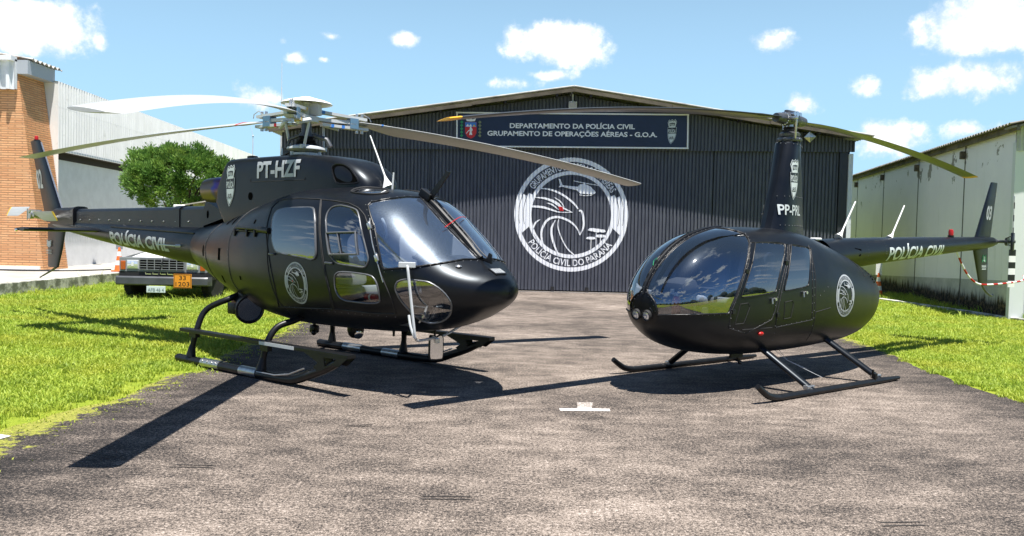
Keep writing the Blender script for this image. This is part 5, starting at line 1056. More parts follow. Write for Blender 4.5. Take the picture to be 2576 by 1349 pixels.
# ================================================================ ground, apron, lawn
def f_asphalt(t, p, oc):
    pos = geo_pos(t)
    g1 = t.noise(pos, 40, 4, .8); g2 = t.noise(pos, 96, 3, .8); g = t.math('ADD', .5, t.math('ADD', t.math('MULTIPLY', t.math('SUBTRACT', g1, .5), 1.05), t.math('MULTIPLY', t.math('SUBTRACT', g2, .5), 1.1)))
    n1 = t.noise(t.mapping(pos, (.55, .95, 1), (0, 0, .25)), .9, 11, .70, .4); n2 = t.noise(t.mapping(pos, (1, 1.6, 1), (0, 0, .12)), 2.6, 10, .72); n3 = t.noise(pos, .28, 4, .5)
    s = t.node('ShaderNodeSeparateXYZ'); t.l.new(pos, s.inputs[0])
    ed = t.math('ADD', t.ramp(t.math('ADD', s.outputs[0], t.math('MULTIPLY', n1, 2.2)), -.9, -2.9), t.ramp(t.math('ADD', s.outputs[0], t.math('MULTIPLY', n1, 1.5)), 4.6, 6.4))
    v = t.math('ADD', g, t.math('MULTIPLY', t.math('SUBTRACT', n1, .5), .38)); v = t.math('ADD', v, t.math('MULTIPLY', t.math('SUBTRACT', n2, .5), .50)); v = t.math('ADD', v, t.math('MULTIPLY', t.math('SUBTRACT', n3, .5), .34))
    v = t.math('SUBTRACT', v, t.math('ADD', .035, t.math('MULTIPLY', ed, .15)))
    r = t.node('ShaderNodeValToRGB'); t.l.new(v, r.inputs[0]); e = r.color_ramp; e.elements[0].position = .22; e.elements[0].color = (.009, .0078, .0072, 1); e.elements[1].position = .84; e.elements[1].color = (.56, .50, .455, 1)
    for q, c in ((.37, (.040, .034, .031)), (.47, (.132, .107, .088)), (.56, (.232, .188, .154)), (.67, (.36, .302, .258))):
        x = e.elements.new(q); x.color = (*c, 1)
    a = r.outputs[0]; vor = t.node('ShaderNodeTexVoronoi', {'Scale': 70.}); t.l.new(pos, vor.inputs['Vector'])
    mo = t.math('ADD', t.math('MULTIPLY', t.math('ADD', s.outputs[0], 3.62), -2.6), t.math('MULTIPLY', t.math('SUBTRACT', t.noise(pos, 4.5, 8, .75), .5), 5.5))
    mo2 = t.math('ADD', t.math('MULTIPLY', t.math('SUBTRACT', s.outputs[0], 5.62), 2.2), t.math('MULTIPLY', t.math('SUBTRACT', t.noise(pos, 6, 8, .75), .5), 3.5))
    a = t.mix(t.math('MULTIPLY', t.ramp(t.math('MAXIMUM', mo, mo2), .15, .45), .92), a, t.mix(t.ramp(t.noise(pos, 40, 5, .7), .35, .65), (.12, .14, .018), (.34, .33, .06)))
    t.set(p.inputs['Base Color'], a); p.inputs['Roughness'].default_value = .86
    b = t.node('ShaderNodeBump', {'Strength': .55, 'Distance': .006, 'Height': t.math('ADD', g1, t.math('MULTIPLY', vor.outputs['Distance'], .6))}); t.l.new(b.outputs[0], p.inputs['Normal'])
ASPH = mat('asphalt', rough=.86, fn=f_asphalt, spec=.3)
def f_soil(t, p, oc):
    pos = geo_pos(t); a = t.noise(pos, .5, 7, .65); b = t.noise(pos, 9, 6, .7); c = t.noise(pos, 60, 4, .7)
    col = t.mix(t.ramp(a, .35, .7), (.17, .26, .02), (.32, .35, .04)); col = t.mix(t.ramp(b, .48, .68), col, (.11, .18, .015)); col = t.mix(t.math('MULTIPLY', t.ramp(c, .4, .7), .6), col, (.36, .42, .06))
    t.set(p.inputs['Base Color'], col)
    bm_ = t.node('ShaderNodeBump', {'Strength': .8, 'Distance': .03, 'Height': t.math('ADD', b, c)}); t.l.new(bm_.outputs[0], p.inputs['Normal'])
SOIL = mat('lawn_ground', rough=.95, fn=f_soil, spec=.1)
def f_grass(t, p, oc):
    at = t.node('ShaderNodeAttribute', attribute_name='tint'); pos = geo_pos(t)
    c = t.mix(at.outputs['Fac'], (.20, .33, .03), (.50, .58, .085)); c = t.mix(t.math('MULTIPLY', t.ramp(t.noise(pos, .55, 6, .6), .42, .66), .5), c, (.50, .47, .06)); c = t.mix(t.math('MULTIPLY', t.ramp(t.noise(pos, 1.3, 7, .7), .50, .68), .55), c, (.10, .20, .018))
    t.set(p.inputs['Base Color'], c); p.inputs['Subsurface Weight'].default_value = 0
    tr = t.node('ShaderNodeBsdfTranslucent'); t.set(tr.inputs['Color'], c); mx = t.node('ShaderNodeMixShader', {0: .38}); t.l.new(p.outputs[0], mx.inputs[1]); t.l.new(tr.outputs[0], mx.inputs[2])
    out = [n for n in t.n if n.type == 'OUTPUT_MATERIAL'][0]; t.l.new(mx.outputs[0], out.inputs[0])
GRASSM = mat('grass_blades', rough=.55, fn=f_grass, spec=.3)
def f_conc(t, p, oc):
    pos = geo_pos(t); a = t.noise(pos, 1.2, 8, .65); b = t.noise(pos, 30, 5, .7)
    c = t.mix(t.ramp(a, .3, .7), (.30, .285, .255), (.46, .44, .40)); c = t.mix(t.math('MULTIPLY', t.ramp(b, .5, .75), .5), c, (.16, .15, .13)); t.set(p.inputs['Base Color'], c)
CONC = mat('concrete', rough=.88, fn=f_conc, spec=.2)
def sheet(name, poly, z, m, kind='structure', th=0):
    v, f = poly_tris([poly]); me = bpy.data.meshes.new(name); me.from_pydata([(a, b, z) for a, b in v], [], [tuple(x) for x in f]); me.update()
    bm = bmesh.new(); bm.from_mesh(me); bmesh.ops.recalc_face_normals(bm, faces=bm.faces)
    if bm.faces and sum(fc.normal.z for fc in bm.faces) < 0: bmesh.ops.reverse_faces(bm, faces=bm.faces)
    bm.to_mesh(me); bm.free(); o = link(name, me, m); o['kind'] = kind; return o
sheet('ground', [(-900, -900), (900, -900), (900, 900), (-900, 900)], -.012, SOIL)
LE = [(-4.1, -12), (-4.1, 5.5), (-4.08, 6.57), (-4.0, 7.0), (-3.93, 7.42), (-3.76, 7.8), (-3.84, 9.2), (-3.58, 9.55), (-3.78, 10.4), (-3.82, 12.1), (-3.7, 13.5), (-3.95, 14.6), (-4.0, 17), (-4.3, 20), (-5.5, 22.5), (-8.0, 23.6)]
RE = [(10.9, 24.9), (8.2, 23.9), (7.2, 22.0), (6.6, 19), (6.2, 16.5), (5.99, 14.7), (5.82, 12.86), (5.7, 11.92), (5.51, 11.0), (5.52, 10.4), (5.45, 9.9), (5.46, 9.33), (5.47, 8.93), (5.55, 8.4), (5.6, 6), (5.7, -12)]
def jag(L):
    out = []
    for a, b in zip(L, L[1:]):
        k = max(1, int(math.hypot(b[0] - a[0], b[1] - a[1]) / .12))
        for j in range(k): t = j / k; out.append((a[0] + (b[0] - a[0]) * t + random.gauss(0, .018), a[1] + (b[1] - a[1]) * t + random.gauss(0, .018)))
    return out + [L[-1]]
LEJ, REJ = jag(LE), jag(RE)
sheet('apron', LEJ + [(-8.0, 25.3), (10.9, 25.3)] + REJ, 0., ASPH)
sheet('taxiway', [(-70, -34), (70, -34), (70, -5), (-70, -5)], -.006, ASPH)
def f_mark(t, p, oc):
    pos = geo_pos(t); t.set(p.inputs['Base Color'], t.mix(t.ramp(t.math('ADD', t.noise(pos, 70, 5, .7), t.math('MULTIPLY', t.ramp(t.node('ShaderNodeSeparateXYZ', {0: pos}).outputs[1], 7.88, 8.0), .13)), .50, .62), (.62, .61, .59), (.24, .20, .17)))
MARK = mat('worn_white_marking', rough=.7, fn=f_mark)
sheet('painted_mark', [(.49, 7.76), (.97, 7.79), (.975, 7.90), (.80, 7.895), (.845, 8.19), (.68, 8.18), (.665, 7.885), (.485, 7.87)], .004, MARK)
sheet('painted_mark', [(-4.3, 6.17), (-3.92, 6.22), (-3.88, 6.36), (-3.98, 6.40), (-4.35, 6.40)], .004, MARK)

SCUFF = mat('dark_scuff', (.040, .034, .030), .8)
for (x, y, l_, a) in ((-2.35, 5.62, .30, .02), (-.55, 5.05, .33, .05), (4.1, 5.05, .36, .05), (-3.25, 5.95, .5, -.35), (2.2, 4.75, .28, .12), (-1.4, 6.9, .25, .3)):
    for dy in (0, .055):
        c, s_ = math.cos(a), math.sin(a); q = [(x + c * u - s_ * v, y + dy + s_ * u + c * v) for u, v in ((0, 0), (l_, -.002), (l_ * .96, .012), (.03, .014))]
        sheet('scuff_mark', q, .004, SCUFF)
def grass(name, regions, label, seed):
    rg = np.random.default_rng(seed); V = []; F = []; T = []; nv = 0
    for (x0, x1, y0, y1, dens, h, test, moss) in regions:
        n = int((x1 - x0) * (y1 - y0) * dens); X = rg.uniform(x0, x1, n); Y = rg.uniform(y0, y1, n); k = test(X, Y); X, Y = X[k], Y[k]; n = len(X)
        cl = .5 + .5 * np.sin(X * 2.1 + 1.7 * np.sin(Y * 1.3)) * np.sin(Y * 2.6 + 1.1 * np.sin(X * 1.9)); H = h * rg.gamma(5, 1 / 5., n) * (.55 + .5 * cl)
        a = rg.uniform(0, 2 * PI, n); wd = rg.uniform(.003, .0065, n) * (1 + Y / 22); ln = rg.uniform(.5, 1.7, n) * H; b = rg.uniform(0, 2 * PI, n)
        dx, dy = np.cos(a) * wd, np.sin(a) * wd; lx, ly = np.cos(b) * ln, np.sin(b) * ln
        z0 = -.015; P = np.stack([np.stack([X - dx, Y - dy, 0 * X + z0], 1), np.stack([X + dx, Y + dy, 0 * X + z0], 1), np.stack([X + dx * .7 + lx * .35, Y + dy * .7 + ly * .35, H * .75], 1), np.stack([X - dx * .7 + lx * .35, Y - dy * .7 + ly * .35, H * .75], 1), np.stack([X + lx, Y + ly, H], 1)], 1)
        V.append(P.reshape(-1, 3)); base = nv + 5 * np.arange(n); F.append((base, n)); nv += 5 * n
        T.append(np.repeat(np.clip(rg.beta(2, 2, n) * .9 + moss, 0, 1), 5))
    V = np.concatenate(V); T = np.concatenate(T); base = np.concatenate([f[0] for f in F]); n = len(base)
    quads = np.stack([base, base + 1, base + 2, base + 3], 1); tris = np.stack([base + 3, base + 2, base + 4], 1)
    me = bpy.data.meshes.new(name); me.vertices.add(len(V)); me.vertices.foreach_set('co', V.ravel().astype(np.float32))
    lv = np.concatenate([quads.ravel(), tris.ravel()]); me.loops.add(len(lv)); me.loops.foreach_set('vertex_index', lv.astype(np.int32))
    ls = np.concatenate([np.arange(n) * 4, 4 * n + np.arange(n) * 3]); lt = np.concatenate([np.full(n, 4), np.full(n, 3)])
    me.polygons.add(2 * n); me.polygons.foreach_set('loop_start', ls.astype(np.int32)); me.polygons.foreach_set('loop_total', lt.astype(np.int32))
    at = me.attributes.new('tint', 'FLOAT', 'POINT'); at.data.foreach_set('value', T.astype(np.float32)); me.update(); me.validate()
    o = link(name, me, GRASSM); tag(o, label, 'grass', kind='stuff'); return o
lex = lambda Y: np.interp(Y, [p[1] for p in LE], [p[0] for p in LE]); rex = lambda Y: np.interp(Y, [p[1] for p in RE[::-1]], [p[0] for p in RE[::-1]])
def wob(X, Y): return .10 * np.sin(7 * Y + 2 * np.sin(3 * X)) + .07 * np.sin(17 * Y + 1) + .05 * np.sin(41 * Y)
inL = lambda m: (lambda X, Y: (X < lex(Y) - m + wob(X, Y)) & (Y < 24.5)); inR = lambda m: (lambda X, Y: (X > rex(Y) + m + wob(X, Y)) & (X < np.interp(Y, [16, 18.3, 22.4, 24.7], [11.45, 11.4, 11.1, 10.85])))
mossL = lambda X, Y: (np.abs(X - lex(Y) - .0 + wob(X, Y)) < RNG.exponential(.16, len(X)))
grass('lawn_grass', [(-10, -3.3, 5.2, 11, 3000, .028, inL(.18), .08), (-12, -3.3, 11, 18, 1900, .042, inL(.12), .0), (-12, -3.3, 18, 24.5, 700, .075, inL(.1), -.1), (-12.2, -11.75, 17, 28, 600, .16, lambda X, Y: X > -13, -.1), (-9.6, -6.2, 18.0, 21, 300, .10, inL(0), -.05), (-4.9, -3.3, 5.2, 15, 1100, .012, mossL, .42)], 'sunny yellow green lawn left of the tarmac, below the tail of the larger helicopter', 3)
grass('lawn_grass', [(5.2, 9.5, 8, 13, 3000, .031, inR(.05), .12), (5.2, 11.5, 13, 19, 1900, .043, inR(.05), .1), (5.5, 11.3, 19, 24.7, 700, .062, inR(.0), .1), (11.3, 13.2, 18.0, 27, 500, .12, lambda X, Y: X > np.interp(Y, [18.3, 24.7], [11.6, 11.2]), -.1)], 'sunny lawn right of the tarmac, in front of the stained white shed', 4)
# raised concrete yard on the left with its kerb, footing strip on the right
b = MB(); b.box((-37.8, 45, .13), (52, 80, .30)); o = b.build('yard', CONC); o['kind'] = 'structure'
def f_kerb(t, p, oc):
    pos = geo_pos(t); c = t.mix(t.ramp(t.noise(pos, 2.5, 8, .7), .42, .6), (.62, .61, .56), (.16, .165, .13)); t.set(p.inputs['Base Color'], c)
KERB = mat('weathered_kerb', rough=.85, fn=f_kerb)
b = MB(); b.box((-11.74, 45, .145), (.12, 80, .32), None, .01); o = b.build('kerb', KERB); o['kind'] = 'structure'
b = MB(); b.box((-12.55, 45, .2825), (.10, 80, .005)); o = b.build('kerb_line', WHITE); o['kind'] = 'structure'
b = MB()
kp = [(10.85, 25.2), (11.18, 22.4), (11.47, 18.3), (11.6, 15.5)]
for (a, c) in zip(kp, kp[1:]):
    d = Vector((c[0] - a[0], c[1] - a[1], 0)); b.box(((a[0] + c[0]) / 2, (a[1] + c[1]) / 2, .02), (d.length, .16, .10), (0, 0, math.atan2(d.y, d.x)), .01)
o = b.build('kerb', KERB); o['kind'] = 'structure'
# low wooded rise behind the camera (mirrored in the glass only)
b = MB(); hv = []
for i in range(60):
    a = R(180 + 180 * i / 59) ; r = 95; hv.append((r * math.cos(a), r * math.sin(a)))
for i, (x, y) in enumerate(hv): b.ball((x, y, 1.0), (7, 7, 4.5 + 2.5 * math.sin(i * 1.7) + 1.5 * math.sin(i * 3.1)), 8)
o = b.build('hills', mat('far_wood', (.02, .035, .012), .9, var=.4, vscale=.4), None, True); o['kind'] = 'structure'

# ================================================================ hangar
HY = 24.8
def f_clad(t, p, oc):
    f = t.noise(t.mapping(oc, (3, 3, .5)), 3, 6, .65); t.set(p.inputs['Base Color'], t.mix(t.ramp(f, .35, .7), (.070, .076, .096), (.100, .106, .128)))
CLAD = mat('dark_cladding', rough=.5, fn=f_clad, spec=.3)
PITCHW = .1056
def prof(x, d=.042):
    "trapezoid rib profile"
    u = (x / PITCHW) % 1.0; return d * np.interp(u, [0, .27, .36, .64, .73, 1.0], [1, 1, 0, 0, 1, 1])
def rib_xs(x0, x1):
    k0 = math.floor(x0 / PITCHW) - 1; xs = [(k + u) * PITCHW for k in range(k0, int(x1 / PITCHW) + 2) for u in (.27, .36, .64, .73)]
    return [x0] + [x for x in xs if x0 + 1e-4 < x < x1 - 1e-4] + [x1]
def corrug(x0, x1, y, zlo, zhi, d=.026, fn=None):
    d = .042; b = MB(); xs = rib_xs(x0, x1); vs = []
    for x in xs:
        p = prof(x, d); vs += [(x, y - p, zlo(x)), (x, y - p, zhi(x))]
    b.add(vs, [(2 * i, 2 * i + 2, 2 * i + 3, 2 * i + 1) for i in range(len(xs) - 1)]); return b
hg = empty('hangar', (1.69, HY, 0), 0, 'black ribbed metal hangar with round eagle emblem on its wide sliding doors', 'hangar')
XL, XR, XM = -6.85, 10.05, 1.69
zeave = lambda x: np.interp(x, [-7.25, XM, 10.4], [4.66, 6.0, 4.80])
for i, (a, c) in enumerate(zip([-6.72, -2.52, 1.76, 6.0], [-2.54, 1.74, 5.98, 9.72])):
    d = corrug(a, c, HY + (.0 if i in (1, 2) else .0), lambda x: .06, lambda x: 4.6).build('sliding_door', CLAD, hg); d.matrix_parent_inverse = Matrix.Translation((-XM, -HY, 0))
    for u in (.12, .88):
        r = MB(); x = a + (c - a) * u; r.cyl((x, HY - .10, .06), (x, HY - .04, .06), .055, 12); r.box((x, HY - .06, .13), (.10, .05, .08)); w_ = r.build('door_roller', RUBBER, d)
# parented objects are modelled in world coordinates; undo the parent's offset for all of them at the end
HANG = []
def hpart(mb, name, m, parent=None, smooth=False):
    o = mb.build(name, m, parent or hg, smooth)
    if parent is None: o.matrix_parent_inverse = Matrix.Translation((-XM, -HY, 0))
    return o
hpart(corrug(-6.95, 10.15, HY - .12, lambda x: np.interp(x, [-7, 10.2], [4.13, 4.40]), lambda x: float(zeave(x)) - .10), 'gable_cladding', CLAD)
b = MB()
for x, w_ in ((-6.85, .22), (9.86, .24)): b.box((x, HY + .05, 2.2), (w_, .30, 4.42))
hpart(b, 'door_post', mat('dark_steel_post', (.03, .033, .04), .5))
hpart(MB().box((10.06, HY - .02, 2.17), (.13, .24, 4.36)), 'column', mat('whitewashed_column', (.62, .65, .68), .6, dirt=((.3, .33, .36), 6, .58)))
b = MB(); b.add([(-6.95, HY + .1, 0), (-6.95, HY + 22, 0), (-6.95, HY + 22, 4.7), (-6.95, HY + .1, 4.7)], [(0, 1, 2, 3)]); b.add([(10.12, HY + .12, 0), (10.12, HY + 22, 0), (10.12, HY + 22, 4.78), (10.12, HY + .12, 4.78)], [(0, 1, 2, 3)]); b.add([(-6.95, HY + .5, 0), (10.12, HY + .5, 0), (10.12, HY + .5, 4.6), (-6.95, HY + .5, 4.6)], [(0, 1, 2, 3)]); hpart(b, 'wall', CLAD)
WOOD = mat('weathered_board', (.10, .082, .058), .8, var=.35, vscale=2.5, dirt=((.07, .055, .04), 3, .55)); ROOF = mat('fibre_cement_roof', (.42, .41, .385), .85, var=.2, vscale=1.5, dirt=((.16, .15, .13), 2.2, .5))
def roofsheet(b, pts, y0, y1, n=0, amp=.022, per=.177, thick=.02):
    "corrugated roof sheets with waves running down the slope; pts = (x, z) down one slope"
    (xa, za), (xb, zb) = pts; k = int((y1 - y0) / per * 6); vs = []
    for j in range(k + 1):
        y = y0 + (y1 - y0) * j / k; w_ = amp * math.sin(2 * PI * (y - y0) / per)
        for (x, z) in ((xa, za), (xb, zb)): vs += [(x, y, z + w_ + thick), (x, y, z + w_)]
    fs = []
    for j in range(k): i = 4 * j; fs += [(i, i + 2, i + 6, i + 4), (i + 1, i + 5, i + 7, i + 3), (i + 2, i + 3, i + 7, i + 6), (i, i + 4, i + 5, i + 1)]
    fs += [(0, 1, 3, 2), (4 * k, 4 * k + 2, 4 * k + 3, 4 * k + 1)]; b.add(vs, fs)
b = MB(); roofsheet(b, ((XM, 6.06), (-7.35, 4.66)), HY - .72, HY + 21); roofsheet(b, ((XM + .01, 6.06), (10.5, 4.82)), HY - .72, HY + 21); hpart(b, 'roof', ROOF)
b = MB()
for (xa, za), (xb, zb) in (((XM, 5.985), (-7.2, 4.61)), ((XM, 5.985), (10.3, 4.775))):
    n = 3
    for j in range(n):
        t0, t1 = j / n, (j + 1) / n; xm, zm = xa + (xb - xa) * (t0 + t1) / 2, za + (zb - za) * (t0 + t1) / 2; L_ = math.hypot(xb - xa, zb - za) / n
        b.box((xm, HY - .69, zm - .035 + .010 * (-1) ** j), (L_ - .01, .045, .095), (0, math.atan2(-(zb - za), xb - xa) if xb > xa else math.atan2((zb - za), -(xb - xa)), 0))
hpart(b, 'barge_board', WOOD)
b = MB()
for x in (-5.4, -3.9, -2.2, -.3, 1.2, 2.2, 4.4, 6.6, 8.9): b.box((x, HY - .50, float(zeave(x)) - .12), (.06, .36, .09), None, .01)
hpart(b, 'purlin_end', RUBBER)
b = MB(); b.lathe([(.27, 5.7), (.27, 6.20), (.285, 6.21), (.285, 6.25), (.0, 6.28)], (2.52, HY + 1.2, 0), n=28); hpart(b, 'roof_vent', mat('galvanised_vent', (.45, .47, .48), .5, .3), None, True)
def on_door(a, b, o): x = 1.745 + 1.715 * a; return (x - XM, -prof(x) - .004 - o, 2.345 + 1.715 * b)
art('emblem', emblem_layers(), [SIGNW, REDD], on_door, hg, [(x - 1.745) / 1.715 for x in rib_xs(0, 3.5)], ())
b = MB()
for z in (.02,): b.box((XM, HY - .07, .012), (17, .12, .02))
hpart(b, 'door_rail', mat('rusty_rail', (.30, .27, .24), .7))
# long name board
bo = empty('name_board', (1.70, HY - .23, 4.84), R(0), 'long navy board with white lettering, state crest and police badge on the hangar gable', 'sign')
BW, BH = 6.86, .99; KB = 1.0
bo.rotation_euler = (0, R(-.75), 0)
NAVY = mat('navy_board', (.007, .012, .034), .32, var=.25, vscale=1.2)
b = MB(); b.box((0, .02, 0), (BW, .04, BH)); b.build('panel', NAVY, bo)
b = MB()
for z in (-BH / 2, BH / 2): b.box((0, -.008, z), (BW + .06, .06, .04))
for x in (-BW / 2, BW / 2): b.box((x, -.008, 0), (.04, .058, BH - .04))
b.build('frame', WHITE, bo)
fl = lambda a, b, o: (a, -.003 - o, b)
art('lettering', [(text_line('DEPARTAMENTO DA POLÍCIA CIVIL', .0, .055, .145, 3.72, .028), 0), (text_line('GRUPAMENTO DE OPERAÇÕES AÉREAS - G.O.A.', .0, -.175, .145, 5.05, .028), 0)], [WHITE], fl, bo)
art('badge', shield_layers(), [DECL, DECD], lambda a, b, o: (2.97 + a * .37, -.003 - o, -.01 + b * .37), bo)
cr = [(poly_tris([[(-.17, .22), (.17, .22), (.17, -.10), (.10, -.22), (0, -.27), (-.10, -.22), (-.17, -.10)]]), 0), (poly_tris([[(-.165, .215), (.165, .215), (.165, .08), (-.165, .08)]]), 1), (poly_tris([[(-.14, .09), (-.09, .17), (-.05, .10), (.0, .17), (.03, .09)]]), 2), (poly_tris([[(.05, .09), (.10, .15), (.15, .09)]]), 4),
      (stroke([(-.02, .04), (.02, .0), (.0, -.06), (.03, -.16)], [.05, .07, .06, .03]), 2), (stroke([(.0, .0), (-.08, -.05), (-.13, -.12)], [.03, .02, .015]), 2), (stroke([(.0, -.05), (-.03, -.16)], [.04, .03]), 2), (ring(0, .022, n=12), 2), (poly_tris([[(-.12, .25), (.0, .24), (.12, .25), (.16, .34), (.05, .30), (0, .36), (-.05, .30), (-.16, .34)]]), 2)]
v, f = cr[7][0]; cr[7] = ((np.array(v) + [0.0, .065], f), 2)
for sx in (-1, 1):
    for j in range(5): cx, cz = sx * .27, .22 - .10 * j; cr.append((poly_tris([[(cx - .05, cz), (cx, cz + .05), (cx + .05, cz), (cx, cz - .05)]]), 3 if sx < 0 else 5))
art('crest', cr, [REDD, BLUE, WHITE, GREEND, YEL2, mat('crest_olive', (.18, .20, .10), .5)], lambda a, b, o: (-3.02 + a, -.003 - o, .0 + b), bo)
fd = empty('floodlight', (1.69, HY - .30, 5.59), 0, 'small square floodlight hanging under the hangar ridge', 'floodlight')
b = MB(); b.box((0, 0, 0), (.24, .10, .20), (R(15), 0, 0), .015); b.box((0, .02, .20), (.03, .03, .24)); b.build('lamp_case', GREYW, fd)
b = MB(); b.box((0, -.055, -.012), (.20, .006, .15), (R(15), 0, 0)); b.build('lamp_glass', LENS, fd); b = MB(); b.tube([(0, .03, .3), (-.2, .05, .36), (-.35, .06, .30), (-.1, .05, .24), (0, .03, .2)], .008, 6, sub=4); b.tube([(.05, .03, .3), (.3, .05, .32), (.45, .06, .18)], .008, 6, sub=4); b.build('cable', RUBBER, fd)
fd = empty('floodlight', (8.72, HY - .36, 4.80), 0, 'tilted square floodlight on the right side of the hangar gable', 'floodlight')
b = MB(); b.box((0, 0, 0), (.27, .12, .27), (R(20), R(40), 0), .015); b.box((0, .10, .0), (.03, .16, .03)); b.build('lamp_case', RUBBER, fd)
b = MB(); q = rotm((R(20), R(40), 0)); b.add([tuple(q @ Vector(p)) for p in ((-.12, -.063, -.12), (.12, -.063, -.12), (.12, -.063, .12), (-.12, -.063, .12), (0, -.11, 0))], [(0, 1, 4), (1, 2, 4), (2, 3, 4), (3, 0, 4)]); b.build('lamp_glass', STEEL, fd)
# aerials left of the hangar
ae = empty('radio_mast', (-7.42, 26.2, 0), 0, 'thin radio aerial with short crossbar standing beside the left hangar eave', 'antenna')
b = MB(); b.tube([(0, 0, 0), (0, 0, 5.0)], .028, 8); b.tube([(0, 0, 5.0), (0, 0, 6.2)], .016, 6); b.tube([(0, 0, 6.2), (0, 0, 6.98)], .009, 6); b.build('pole', GREYW, ae, True)
b = MB(); b.tube([(-.43, 0, 4.85), (.05, 0, 4.85)], .012, 6); b.box((0, 0, 4.95), (.06, .06, .2)); b.build('crossbar', WHITE, ae)
ae = empty('radio_mast', (-8.25, 26.0, 0), 0, 'slim leaning whip aerial between the pruned tree and the hangar', 'antenna')
b = MB(); b.tube([(0, 0, 0), (0, 0, 4.62)], .015, 6); b.ball((0, 0, 4.63), .03, 8); b.tube([(0, 0, 4.64), (-.10, 0, 5.05)], .007, 6); b.build('pole', GREYW, ae, True)

# ================================================================ white shed on the right
def f_wall(t, p, oc):
    s = t.node('ShaderNodeSeparateXYZ'); t.l.new(oc, s.inputs[0]); z = s.outputs[2]; y = s.outputs[0]
    base = t.mix(t.ramp(t.noise(oc, .5, 7, .65), .35, .7), (.85, .83, .88), (.92, .90, .94))
    stn = t.noise(t.mapping(oc, (2.5, 2.5, .25)), 1.5, 8, .7); base = t.mix(t.math('MULTIPLY', t.ramp(stn, .55, .75), .3), base, (.45, .46, .40))
    # lower band painted grey green, then black damp stains at the foot
    zb = t.math('SUBTRACT', z, t.math('MULTIPLY', y, -.031)); band = t.ramp(zb, .905, .89)
    c = t.mix(band, base, t.mix(t.ramp(t.noise(oc, 2, 7, .7), .4, .7), (.46, .46, .44), (.62, .61, .58)))
    damp = t.ramp(t.math('ADD', z, t.math('MULTIPLY', t.noise(t.mapping(oc, (3, 3, .7)), 2, 8, .75), -.9)), .12, -.15)
    c = t.mix(damp, c, t.mix(t.ramp(t.noise(oc, 9, 6, .7), .45, .62), (.018, .016, .012), (.14, .10, .06)))
    peel = t.math('MULTIPLY', t.ramp(t.noise(oc, 1.4, 6, .6), .60, .63), t.ramp(z, 3.0, 3.4)); c = t.mix(peel, c, (.33, .31, .29))
    t.set(p.inputs['Base Color'], c)
    b = t.node('ShaderNodeBump', {'Strength': .3, 'Distance': .01, 'Height': t.noise(oc, 40, 5, .7)}); t.l.new(b.outputs[0], p.inputs['Normal'])
SHEDW = mat('stained_white_render', rough=.85, fn=f_wall, spec=.2)
sd = Vector((1.92, 11.0, 0)).normalized(); sang = math.atan2(sd.y, sd.x)
shd = empty('storage_shed', (11.36, 18.75, 0), sang, 'white rendered shed with damp stained base and corrugated sheet front on the right', 'shed')
# local x runs back along the side wall, local -y into the building
b = MB(); b.box((8.6, -.10, 2.19), (17.2, .20, 4.38)); b.build('wall', SHEDW, shd)
b = MB()
for x in (3.05, 6.95, 10.9, 14.8): b.box((x, .003, 2.15), (.055, .008, 4.3))
b.build('wall_joint', mat('joint_grime', (.09, .085, .075), .9, var=.4, vscale=6), shd)
b = MB()
for x in (3.05, 6.95, 10.9, 14.8): b.box((x + .02, .06, 4.06), (.13, .13, .20), None, .01)
b.build('rafter_bracket', mat('old_timber', (.10, .08, .06), .85, var=.4, vscale=8), shd)
b = MB(); b.box((8.4, .10, 4.335), (17.6, .07, .13)); b.build('wall_plate', mat('rotten_board', (.13, .11, .085), .9, var=.5, vscale=2.5), shd)
b = MB(); vs = []; k = int(17.8 / .177 * 6); fs = []
for j in range(k + 1):
    x = -.45 + 17.8 * j / k; w_ = .024 * math.sin(2 * PI * 17.8 * j / k / .177)
    for y, z in ((.30, 4.40), (-3.8, 5.25)): vs += [(x, y, z + w_ + .014), (x, y, z + w_)]
for j in range(k): i = 4 * j; fs += [(i, i + 2, i + 6, i + 4), (i + 1, i + 5, i + 7, i + 3), (i, i + 4, i + 5, i + 1)]
b.add(vs, fs + [(0, 1, 3, 2)]); b.build('roof', mat('grey_sheet_roof', (.20, .185, .16), .85, var=.3, vscale=1.5), shd)
# front: turned to face the tarmac
SHEETM = mat('streaked_sheet_metal', (.50, .53, .56), .5, .1, fn=lambda t, p, oc: t.set(p.inputs['Base Color'], t.mix(t.ramp(t.noise(t.mapping(oc, (9, 9, .8)), 1.6, 8, .7), .47, .66), (.58, .60, .62), (.16, .19, .24))))
def front_sheet(y0, y1, x, z0, z1, m, name):
    b = MB(); vs = []; n = int((y0 - y1) / .11 * 6)
    for j in range(n + 1): y = y0 + (y1 - y0) * j / n; w_ = .02 * math.sin(2 * PI * (y0 - y1) * j / n / .11); vs += [(x + w_, y, z0(y)), (x + w_, y, z1(y))]
    b.add(vs, [(2 * i, 2 * i + 2, 2 * i + 3, 2 * i + 1) for i in range(n)]); return b.build(name, m, shd, True)
b = MB(); b.box((-.02, -.13, 2.02), (.16, .30, 4.04)); b.build('post', mat('whitewashed_post', (.70, .72, .72), .7, dirt=((.42, .36, .28), 4, .6)), shd)
front_sheet(-.29, -6, -.03, lambda y: .04, lambda y: 4.0, SHEETM, 'sheet_door')
front_sheet(.02, -6, -.13, lambda y: 3.84, lambda y: 4.42 - y * .20, mat('gable_sheet', (.50, .51, .48), .7, var=.15, dirt=((.2, .2, .17), 3, .58)), 'gable_sheet')
b = MB(); b.box((-.2, -2.9, 4.98), (.40, 6.4, .05), (R(-11.5), 0, 0)); b.build('verge_board', mat('verge', (.22, .20, .17), .8), shd)
